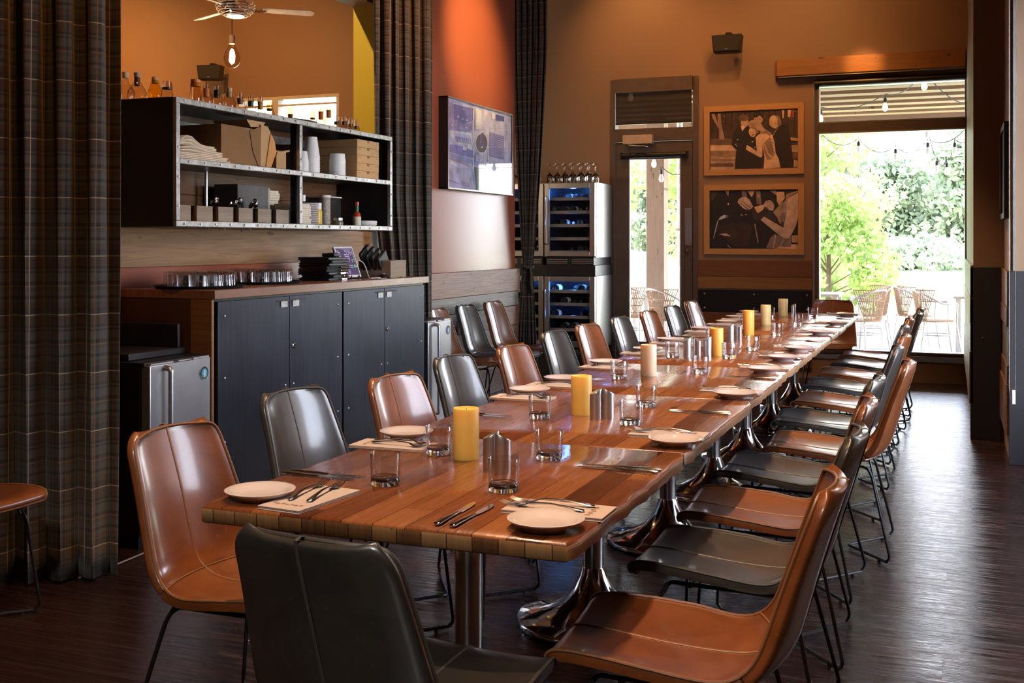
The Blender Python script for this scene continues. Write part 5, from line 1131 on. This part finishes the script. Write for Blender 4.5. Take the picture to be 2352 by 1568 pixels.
def pframe(X0, X1, Z0, Z1, label, kind):
    t = thing('picture_frame', label, 'picture', ((X0+X1)/2, BY-.002, (Z0+Z1)/2), 0, 'framed wedding photographs'); a, b, w_ = (X1-X0)/2, (Z1-Z0)/2, .062
    for s in ('t', 'b', 'l', 'r'):
        m = MB()
        P = {'t': [(-a, b), (a, b), (a-w_, b-w_), (-a+w_, b-w_)], 'b': [(-a, -b), (a, -b), (a-w_, -b+w_), (-a+w_, -b+w_)], 'l': [(-a, -b), (-a, b), (-a+w_, b-w_), (-a+w_, -b+w_)], 'r': [(a, -b), (a, b), (a-w_, b-w_), (a-w_, -b+w_)]}[s]
        m.prism(P, lambda u, v, h: (u, h, v), -.034, 0); m.build('frame_side', m_framew if s in 'tb' else m_framev, t, bevel=.002)
    bx(-a+w_-.004, -.010, -b+w_-.004, a-w_+.004, -.004, b-w_+.004).build('backing', m_black, t)
    return t
m_framev = rw('light reclaimed frame wood upright', [(.20, .085, .028), (.47, .25, .09), (.60, .37, .16)], 'Z', 'X', rough=.5, grain=30, bump=.4, seed=7)
T1, T2, T3, DK, MD, BK = (.62, .40, .24), (.42, .27, .17), (.28, .17, .11), (.055, .028, .018), (.13, .075, .045), (.018, .011, .009)
rg = random.Random(8)
s1 = [(DK, [(262, 245), (1932, 150), (1932, 1272), (262, 1335)])]
for k in range(60): x = rg.uniform(350, 1900); y = rg.uniform(250, 480)-max(0, (x-300)*.06); s_ = rg.uniform(4, 13); s1.append(((T2, T1, T3)[k % 3], [(x, y), (x+s_*.7, y), (x+s_*.7, y+s_*1.5), (x, y+s_*1.5)]))
for k in range(14): x = 300+k*118; s1.append(((.03, .016, .012), [(x, 190), (x+26, 190), (x+20, 600), (x+4, 600)]))
s1 += [(T1, [(1620, 190), (1665, 190), (1655, 340), (1630, 340)]), (T1, [(1725, 185), (1790, 180), (1780, 320), (1730, 320)]), ((.25, .06, .03), [(1800, 180), (1850, 176), (1850, 330), (1800, 330)]),
    (MD, [(262, 730), (670, 730), (670, 860), (262, 860)]), (T2, [(262, 850), (700, 850), (790, 965), (745, 1100), (720, 1318), (262, 1335)]), (T1, [(262, 870), (690, 860), (760, 950), (262, 955)]), (T3, [(262, 962), (745, 968), (752, 1075), (560, 1090), (262, 1050)]), (T3, [(262, 1112), (740, 1110), (722, 1165), (262, 1150)]), (MD, [(262, 1205), (690, 1190), (715, 1262), (262, 1265)]),
    (T3, [(285, 262), (340, 258), (405, 440), (408, 255), (455, 252), (480, 480), (535, 745), (430, 745), (428, 560), (310, 350)]), (T2, [(1790, 855), (1932, 850), (1932, 980), (1810, 985)]), (MD, [(1812, 990), (1932, 985), (1932, 1110), (1826, 1110)]), (T2, [(1850, 1120), (1920, 1150), (1932, 1272), (1840, 1272)]), (T2, [(1765, 700), (1932, 725), (1932, 780), (1780, 760)]),
    (MD, ell(890, 345, 98, 72)), (T2, ell(912, 425, 72, 90)), (MD, ell(895, 350, 92, 48)), (T1, [(838, 500), (880, 480), (930, 515), (865, 592)]),
    (BK, [(700, 640), (755, 530), (840, 500), (868, 595), (930, 510), (1010, 520), (1140, 620), (1150, 960), (1210, 1080), (1245, 1305), (722, 1318), (752, 962), (665, 850), (690, 720)]), (T2, [(690, 880), (780, 965), (720, 940)]),
    (BK, ell(1165, 300, 96, 78)), (T2, ell(1172, 372, 86, 92)), (BK, [(1080, 300), (1180, 265), (1262, 310), (1240, 330), (1200, 290), (1140, 330), (1090, 330)]), (MD, ell(1125, 362, 16, 6)), (MD, ell(1205, 362, 16, 6)), (DK, ell(1215, 470, 60, 40)),
    (BK, [(1450, 680), (1550, 520), (1625, 440), (1740, 480), (1782, 700), (1815, 1000), (1842, 1272), (1620, 1278), (1545, 1080), (1490, 850)]), (T1, ell(1470, 400, 92, 112)), (T3, [(1480, 290), (1560, 300), (1610, 400), (1600, 470), (1540, 430), (1530, 350)]), (T1, [(1380, 400), (1385, 470), (1440, 520), (1500, 540), (1560, 470)]), (T3, [(1600, 400), (1620, 460), (1560, 500), (1455, 680), (1450, 650)]),
    (T1, [(1125, 700), (1180, 650), (1250, 620), (1440, 655), (1480, 800), (1502, 1000), (1560, 1110), (1590, 1276), (1275, 1300), (1290, 1080), (1250, 830)]), (T3, [(1268, 830), (1395, 690), (1470, 1000), (1455, 1110), (1340, 1140), (1288, 1010)]), (T1, [(1280, 830), (1295, 830), (1360, 1000), (1470, 1110), (1455, 1120), (1340, 1010)]),
    (T1, [(1122, 700), (1200, 680), (1252, 830), (1250, 1060), (1215, 1092), (1160, 1060), (935, 935), (960, 850), (1010, 880), (1145, 965)]), (T2, ell(1115, 480, 138, 96, rot=.35)), (T1, ell(1060, 610, 66, 92, rot=-.25)), (T3, [(1000, 520), (1090, 500), (1160, 560), (1180, 620), (1130, 640), (1110, 560), (1040, 530)]), (T3, [(1190, 520), (1300, 545), (1420, 620), (1400, 690), (1330, 640), (1210, 640)]), (T2, [(1170, 440), (1260, 500), (1310, 580), (1230, 600), (1180, 540)]), (MD, ell(1075, 660, 30, 10, rot=-.5))]
for x, y in ((785, 748), (742, 838), (762, 865), (1063, 790), (1110, 898)): s1.append(((.60, .40, .16), ell(x, y, 12, 12, 10)))
for k in range(5): s1.append((MD, [(1385+k*12, 720+k*58), (1450+k*6, 750+k*58), (1450+k*6, 762+k*58), (1385+k*12, 738+k*58)]))
f1 = pframe(-2.424, -1.388, 2.10, 2.835, 'wooden framed sepia photo of a bride hugged among men in dark coats, upper of two', 0)
photo(f1, (1600, 230), 8.252, lambda x, y: pix(x, y, BY-.014), s1, Vector((0, -1, 0)))
P1, P2, P3 = (.52, .37, .30), (.36, .25, .20), (.20, .15, .14)
s2 = [((.014, .011, .012), [(255, 225), (1938, 225), (1938, 1335), (255, 1300)]), ((.05, .035, .018), [(270, 228), (430, 228), (300, 420), (270, 450)]), ((.035, .02, .015), [(330, 900), (900, 820), (1060, 900), (980, 1290), (700, 1280), (400, 1000)]),
    (T2, [(540, 228), (612, 228), (602, 335), (575, 300)]), (P3, [(848, 228), (930, 228), (952, 352), (868, 352)]), (T1, [(958, 228), (1105, 228), (1048, 352)]), (P3, [(1120, 228), (1205, 228), (1235, 500), (1140, 480)]), (P2, ell(1175, 330, 34, 30)), (T2, [(1380, 228), (1500, 228), (1540, 330), (1480, 290)]), (T1, [(1520, 250), (1660, 250), (1672, 360), (1600, 480), (1560, 512), (1520, 430)]),
    (P1, [(775, 450), (800, 390), (850, 355), (930, 350), (1000, 395), (1075, 530), (1030, 575), (980, 592), (900, 575), (820, 500)]), ((.10, .07, .055), [(830, 470), (850, 465), (990, 580), (975, 588)]), ((.10, .07, .055), [(870, 440), (890, 436), (1030, 560), (1015, 566)]),
    (T1, [(1085, 540), (1180, 515), (1265, 495), (1300, 520), (1250, 600), (1160, 658)]), (P1, [(1265, 495), (1310, 425), (1385, 405), (1440, 440), (1475, 510), (1455, 610), (1380, 600), (1330, 560)]), ((.10, .07, .055), [(1350, 520), (1370, 515), (1300, 585), (1285, 580)]),
    (P2, [(1450, 640), (1560, 515), (1690, 400), (1760, 345), (1760, 500), (1700, 640), (1640, 905), (1580, 860), (1520, 730)]), (P3, [(1600, 660), (1695, 645), (1650, 895), (1585, 850)]), ((.06, .045, .04), [(1600, 820), (1665, 820), (1650, 900), (1590, 880)]),
    (P3, [(1320, 1315), (1400, 1120), (1480, 1050), (1700, 1130), (1795, 1090), (1792, 1325)]), (P1, [(1440, 1315), (1500, 1060), (1512, 1065), (1460, 1318)]), (P1, [(1560, 1318), (1640, 1140), (1655, 1145), (1580, 1320)]), (T1, [(1460, 1322), (1600, 1290), (1790, 1300), (1790, 1330)]), (T2, [(1800, 1080), (1932, 1075), (1932, 1210), (1810, 1210)]), (T1, [(1795, 1245), (1932, 1245), (1932, 1334), (1790, 1330)]),
    (P1, [(1765, 345), (1932, 262), (1932, 700), (1880, 900), (1800, 1060), (1740, 1130), (1660, 1140), (1540, 1050), (1215, 785), (1285, 712), (1645, 932), (1705, 640), (1705, 470)]), ((.05, .035, .03), [(1680, 228), (1932, 228), (1932, 262), (1760, 345), (1640, 460), (1672, 360)]), (P2, [(1700, 300), (1900, 232), (1930, 250), (1760, 330), (1690, 420)]),
    ((.045, .035, .035), [(1040, 560), (1120, 590), (1160, 700), (1140, 800), (1070, 740)]), ((.03, .025, .028), [(1140, 700), (1340, 560), (1420, 640), (1540, 800), (1500, 850), (1280, 720), (1180, 800), (1120, 780)]), (P2, [(1090, 860), (1115, 860), (1180, 1220), (1160, 1220)]),
    ((.42, .45, .55), [(315, 1130), (390, 810), (412, 790), (418, 800), (330, 1120)]), ((.42, .45, .55), [(410, 785), (450, 725), (520, 690), (560, 690), (550, 745), (440, 785)]), ((.12, .11, .18), [(555, 690), (608, 700), (598, 735), (550, 745)]), (P1, [(420, 1050), (560, 1040), (655, 1092), (520, 1080)]), (T1, ell(602, 482, 16, 22)), ((.45, .45, .5), [(580, 1255), (600, 1260), (650, 1310), (625, 1308)]), (P1, ell(855, 690, 30, 10, rot=.5)), (P1, ell(935, 685, 26, 8))]
f2 = pframe(-2.426, -1.386, 1.265, 2.003, 'wooden framed photo of hands tying a dark ribbon on an arm, lower of two', 0)
photo(f2, (1600, 410), 8.252, lambda x, y: pix(x, y, BY-.014), s2, Vector((0, -1, 0)))
# aerial photograph on the red wall
t = thing('aerial_picture', 'large framed aerial photograph of an airport on the red wall', 'picture', (WX, 9.1, 2.225)); a, b = .735, .385
X_ = WX+.105
for y0, z0, y1, z1 in ((-a, -b, a, -b+.012), (-a, b-.012, a, b), (-a, -b, -a+.012, b), (a-.012, -b, a, b)): bx(.0, y0, z0, .085, y1, z1).build('frame_side', m_black, t)
fr = MB()
for y0, z0, y1, z1 in ((-a, -b, a, -b+.012), (-a, b-.012, a, b), (-a, -b+.012, -a+.012, b-.012), (a-.012, -b+.012, a, b-.012)): fr.box(.085, y0, z0, .089, y1, z1)
fr.build('frame_rim', plain('pale metal rim', (.42, .40, .34), .3, .6), t); bx(.070, -a+.012, -b+.012, .075, a-.012, b-.012).build('backing', pmat((.52, .52, .92)), t)
LV, LT, PU, TE, VI = (.56, .56, .98), (.86, .84, 1.0), (.40, .32, .60), (.22, .36, .58), (.24, .22, .55)
s3 = [(LV, [(100, 80), (1062, 330), (1058, 1482), (95, 1396)])]
def P(x0, y0, x1, y1, c, sl=.26): return (c, [(x0, y0), (x1, y0+(x1-x0)*sl), (x1, y1+(x1-x0)*sl*.4), (x0, y1)])
s3 += [P(120, 100, 140, 1380, LT, 0), P(222, 130, 246, 1390, LT, 0), (TE, ell(182, 280, 34, 175)), (TE, ell(180, 790, 32, 250)), (TE, ell(172, 1260, 32, 150)), (LV, ell(182, 780, 16, 215)),
    (PU, [(240, 140), (340, 165), (330, 420), (580, 470), (570, 600), (240, 560)]), (VI, [(330, 180), (620, 250), (600, 420), (480, 470), (330, 410)]), (LT, [(270, 555), (580, 600), (600, 790), (350, 745), (330, 680), (280, 640)]), (LV, [(300, 590), (560, 630), (570, 700), (380, 690)]), (VI, [(270, 760), (460, 790), (610, 860), (600, 960), (450, 930), (265, 870)]), (LT, [(458, 790), (518, 800), (512, 855), (456, 845)]), (LT, [(530, 770), (590, 785), (588, 840), (530, 825)]),
    ((.30, .33, .62), [(265, 880), (600, 980), (700, 1060), (690, 1085), (480, 1030), (262, 950)]), ((.42, .24, .26), [(262, 955), (480, 1035), (590, 1085), (585, 1100), (470, 1052), (262, 972)]), (LT, [(275, 1000), (380, 1045), (378, 1085), (275, 1040)]),
    ((.50, .45, .68), [(250, 1100), (560, 1095), (590, 1180), (610, 1300), (640, 1430), (240, 1395)]), (VI, [(200, 1255), (410, 1330), (405, 1345), (200, 1268)]), (PU, [(430, 1290), (560, 1330), (550, 1390), (440, 1360)]), (TE, [(560, 1090), (600, 1120), (650, 1400), (630, 1428), (590, 1220)]),
    P(600, 235, 612, 1110, LT, 0), P(575, 230, 585, 560, PU, 0), P(628, 240, 636, 600, PU, 0), P(645, 250, 715, 545, LT), P(750, 280, 815, 405, (.66, .63, .78)), P(868, 305, 920, 395, (.66, .63, .78)), P(930, 330, 1050, 420, (.12, .13, .42)),
    ((.14, .10, .14), ell(730, 740, 90, 150)), (VI, [(835, 585), (1050, 650), (1046, 985), (820, 930)])]
for r0 in (96, 84): s3.append((LT if r0 == 96 else (.14, .12, .16), ell(725, 745, r0, r0*1.62)))
s3 += [((.16, .12, .26), ell(735, 700, 40, 110)), P(810, 590, 824, 1420, LT, 0), (TE, ell(660, 950, 34, 80)), (LV, ell(660, 950, 24, 66)), ((.13, .16, .15), [(620, 1090), (700, 1090), (720, 1430), (650, 1420)]), P(735, 900, 742, 1430, LT, 0), P(760, 900, 766, 1430, LT, 0), P(700, 960, 706, 1430, LT, 0)]
for k in range(11): s3.append((LV, [(835, 610+k*28), (1048, 670+k*28), (1048, 675+k*28), (835, 616+k*28)]))
for k in range(34): x = rg.uniform(270, 800); y = rg.uniform(200, 1000)+(x-270)*.1; w_ = rg.uniform(6, 22); s3.append(((LT, VI, TE, PU)[k % 4], [(x, y), (x+w_, y+w_*.2), (x+w_, y+w_), (x, y+w_*.8)]))
for k in range(9): x = 340+k*26; s3.append((VI, [(x, 640+k*5), (x+8, 642+k*5), (x+16, 730+k*4), (x+8, 730+k*4)]))
for x, y, q in ((226, 190, 26), (402, 522, 18), (292, 484, 14), (440, 395, 18), (505, 410, 18), (312, 170, 22), (375, 360, 18)): s3.append(((.75, .74, .85), [(x-3, y-q), (x+3, y-q), (x+3, y-4), (x+q, y+6), (x+q, y+10), (x+3, y+4), (x+3, y+q), (x-3, y+q), (x-3, y+4), (x-q, y+10), (x-q, y+6), (x-3, y-4)]))
def pixC(x, y):
    p = pixX(x, y, WX+.0765); return (p[0], min(9.1+a-.012, max(9.1-a+.012, p[1])), min(2.225+b-.012, max(2.225-b+.012, p[2])))
photo(t, (990, 210), 6.274, lambda x, y: pixC(x, y), s3, Vector((1, 0, 0)))
bx(.0835, -a+.012, -b+.012, .0845, a-.012, b-.012).build('glass_cover', m_picglass, t)
tp = thing('small_picture', 'small dark framed picture seen edge on, on the right pier above the boards', 'picture', (.36, 8.05, 1.86))
for y0, z0, y1, z1 in ((-.30, -.31, .30, -.27), (-.30, .27, .30, .31), (-.30, -.27, -.26, .27), (.26, -.27, .30, .27)): bx(-.035, y0, z0, 0, y1, z1).build('frame_side', m_black, tp, bevel=.003)
bx(-.02, -.26, -.27, -.012, .26, .27).build('print', pmat(P3), tp)
# bead chain of the shade beside the right pier
def chain(pts, label, name='bead_chain'):
    m = MB(); m.tube(pts, .0012, 5)
    P = [Vector(p) for p in pts]
    for a_, b_ in zip(P, P[1:]):
        n = int((b_-a_).length/.011)
        for k in range(n): c = a_.lerp(b_, k/n); m.lathe([(0, -.0026), (.0026, 0), (0, .0026)], 6, tuple(c))
    o = m.build(name, m_rawsteel); return o
ch = thing('shade_chain', 'steel bead chain of a roller shade hanging in front of the right pier', 'chain', (0, 0, 0))
o = chain([(.345, 7.50, 4.9), (.345, 7.50, .50), (.352, 7.50, .43), (.362, 7.50, .43), (.380, 7.50, .50), (.388, 7.50, 4.9)], '', 'bead_loop'); o.parent = ch
bx(.361, 7.49, .40, .380, 7.51, .485).build('tension_clip', m_white, ch, bevel=.002)
# ---------------------------------------------------------------- ceiling fan and glowing bulb in the bar room
fx, fy, fz = pix(541, 20, 8.4); m_fan = plain('white fan enamel', (.80, .78, .76), .3)
t = thing('ceiling_fan', 'white three blade ceiling fan with a round wire cage over the bar', 'fan', (fx, fy, fz))
MB().lathe([(.012, .12), (.012, 5-fz)], 12).build('downrod', m_fan, t); MB().lathe([(0, -.07), (.075, -.07), (.09, -.05), (.115, -.01), (.115, .05), (.07, .10), (.03, .12), (0, .12)], 28).build('motor', m_chrome, t)
MB().lathe([(0, -.078), (.07, -.078), (.078, -.07), (0, -.066)], 24).build('light_lens', emit('warm fan light', (1, .72, .42), 9), t)
m = MB()
for k, (r, z) in enumerate([(.10, -.065), (.13, -.05), (.155, -.03), (.17, -.008), (.175, .015), (.17, .04), (.15, .065)]):
    m2 = MB(); m2.tube([(r*math.cos(q)+.006*math.sin(3*q+k), r*math.sin(q), z+.004*math.sin(4*q+k)) for q in [2*PI*j/30 for j in range(30)]], .0035, 6, closed=True); m2.build('cage_ring', m_fan, t)
for k in range(3):
    a_ = math.radians(21.5+18+116*k); R_ = Matrix.Rotation(a_, 4, 'Z') @ Matrix.Rotation(math.radians(-13), 4, 'X')
    m = MB(); m.tf = R_; m.prism([(.24, -.035), (.30, -.05), (.66, -.062), (.70, -.045), (.71, 0), (.70, .045), (.66, .055), (.30, .045), (.24, .03)], lambda u, v, h: (u, v, h), -.004, .004); bl = m.build('blade', m_fan, t, bevel=.003)
    m = MB(); m.tf = Matrix.Rotation(a_, 4, 'Z'); m.tube([(.10, 0, 0), (.20, 0, -.012), (.27, 0, 0)], .012, 8); m.build('blade_arm', m_chrome, bl)
bxp = pix(533, 130, 8.9); t = thing('pendant_bulb', 'large glowing filament bulb hanging on a black cord below the fan', 'bulb', bxp)
gb = MB().lathe([(0, -.11), (.03, -.104), (.062, -.078), (.078, -.04), (.080, -.01), (.066, .04), (.040, .085), (.026, .115), (.024, .135)], 28, cap=False).build('glass_bulb', m_clear, t)
MB().tube([(.018*math.cos(q)*(1-.02*q), .018*math.sin(q), -.05+.011*q) for q in [k*.45 for k in range(20)]], .0050, 6).build('filament', emit('glowing filament', (1, .55, .18), 160), t)
MB().lathe([(.027, .12), (.028, .19), (.022, .205), (0, .205)], 20).build('socket', plain('beige socket', (.62, .42, .30), .5), t); MB().tube([(0, 0, .20), (0, 0, 5-bxp[2])], .004, 6).build('cord', m_cord, t)
lamp('bulb_light', 'POINT', tuple(bxp), None, 60, (1, .6, .25), shadow_soft_size=.03)
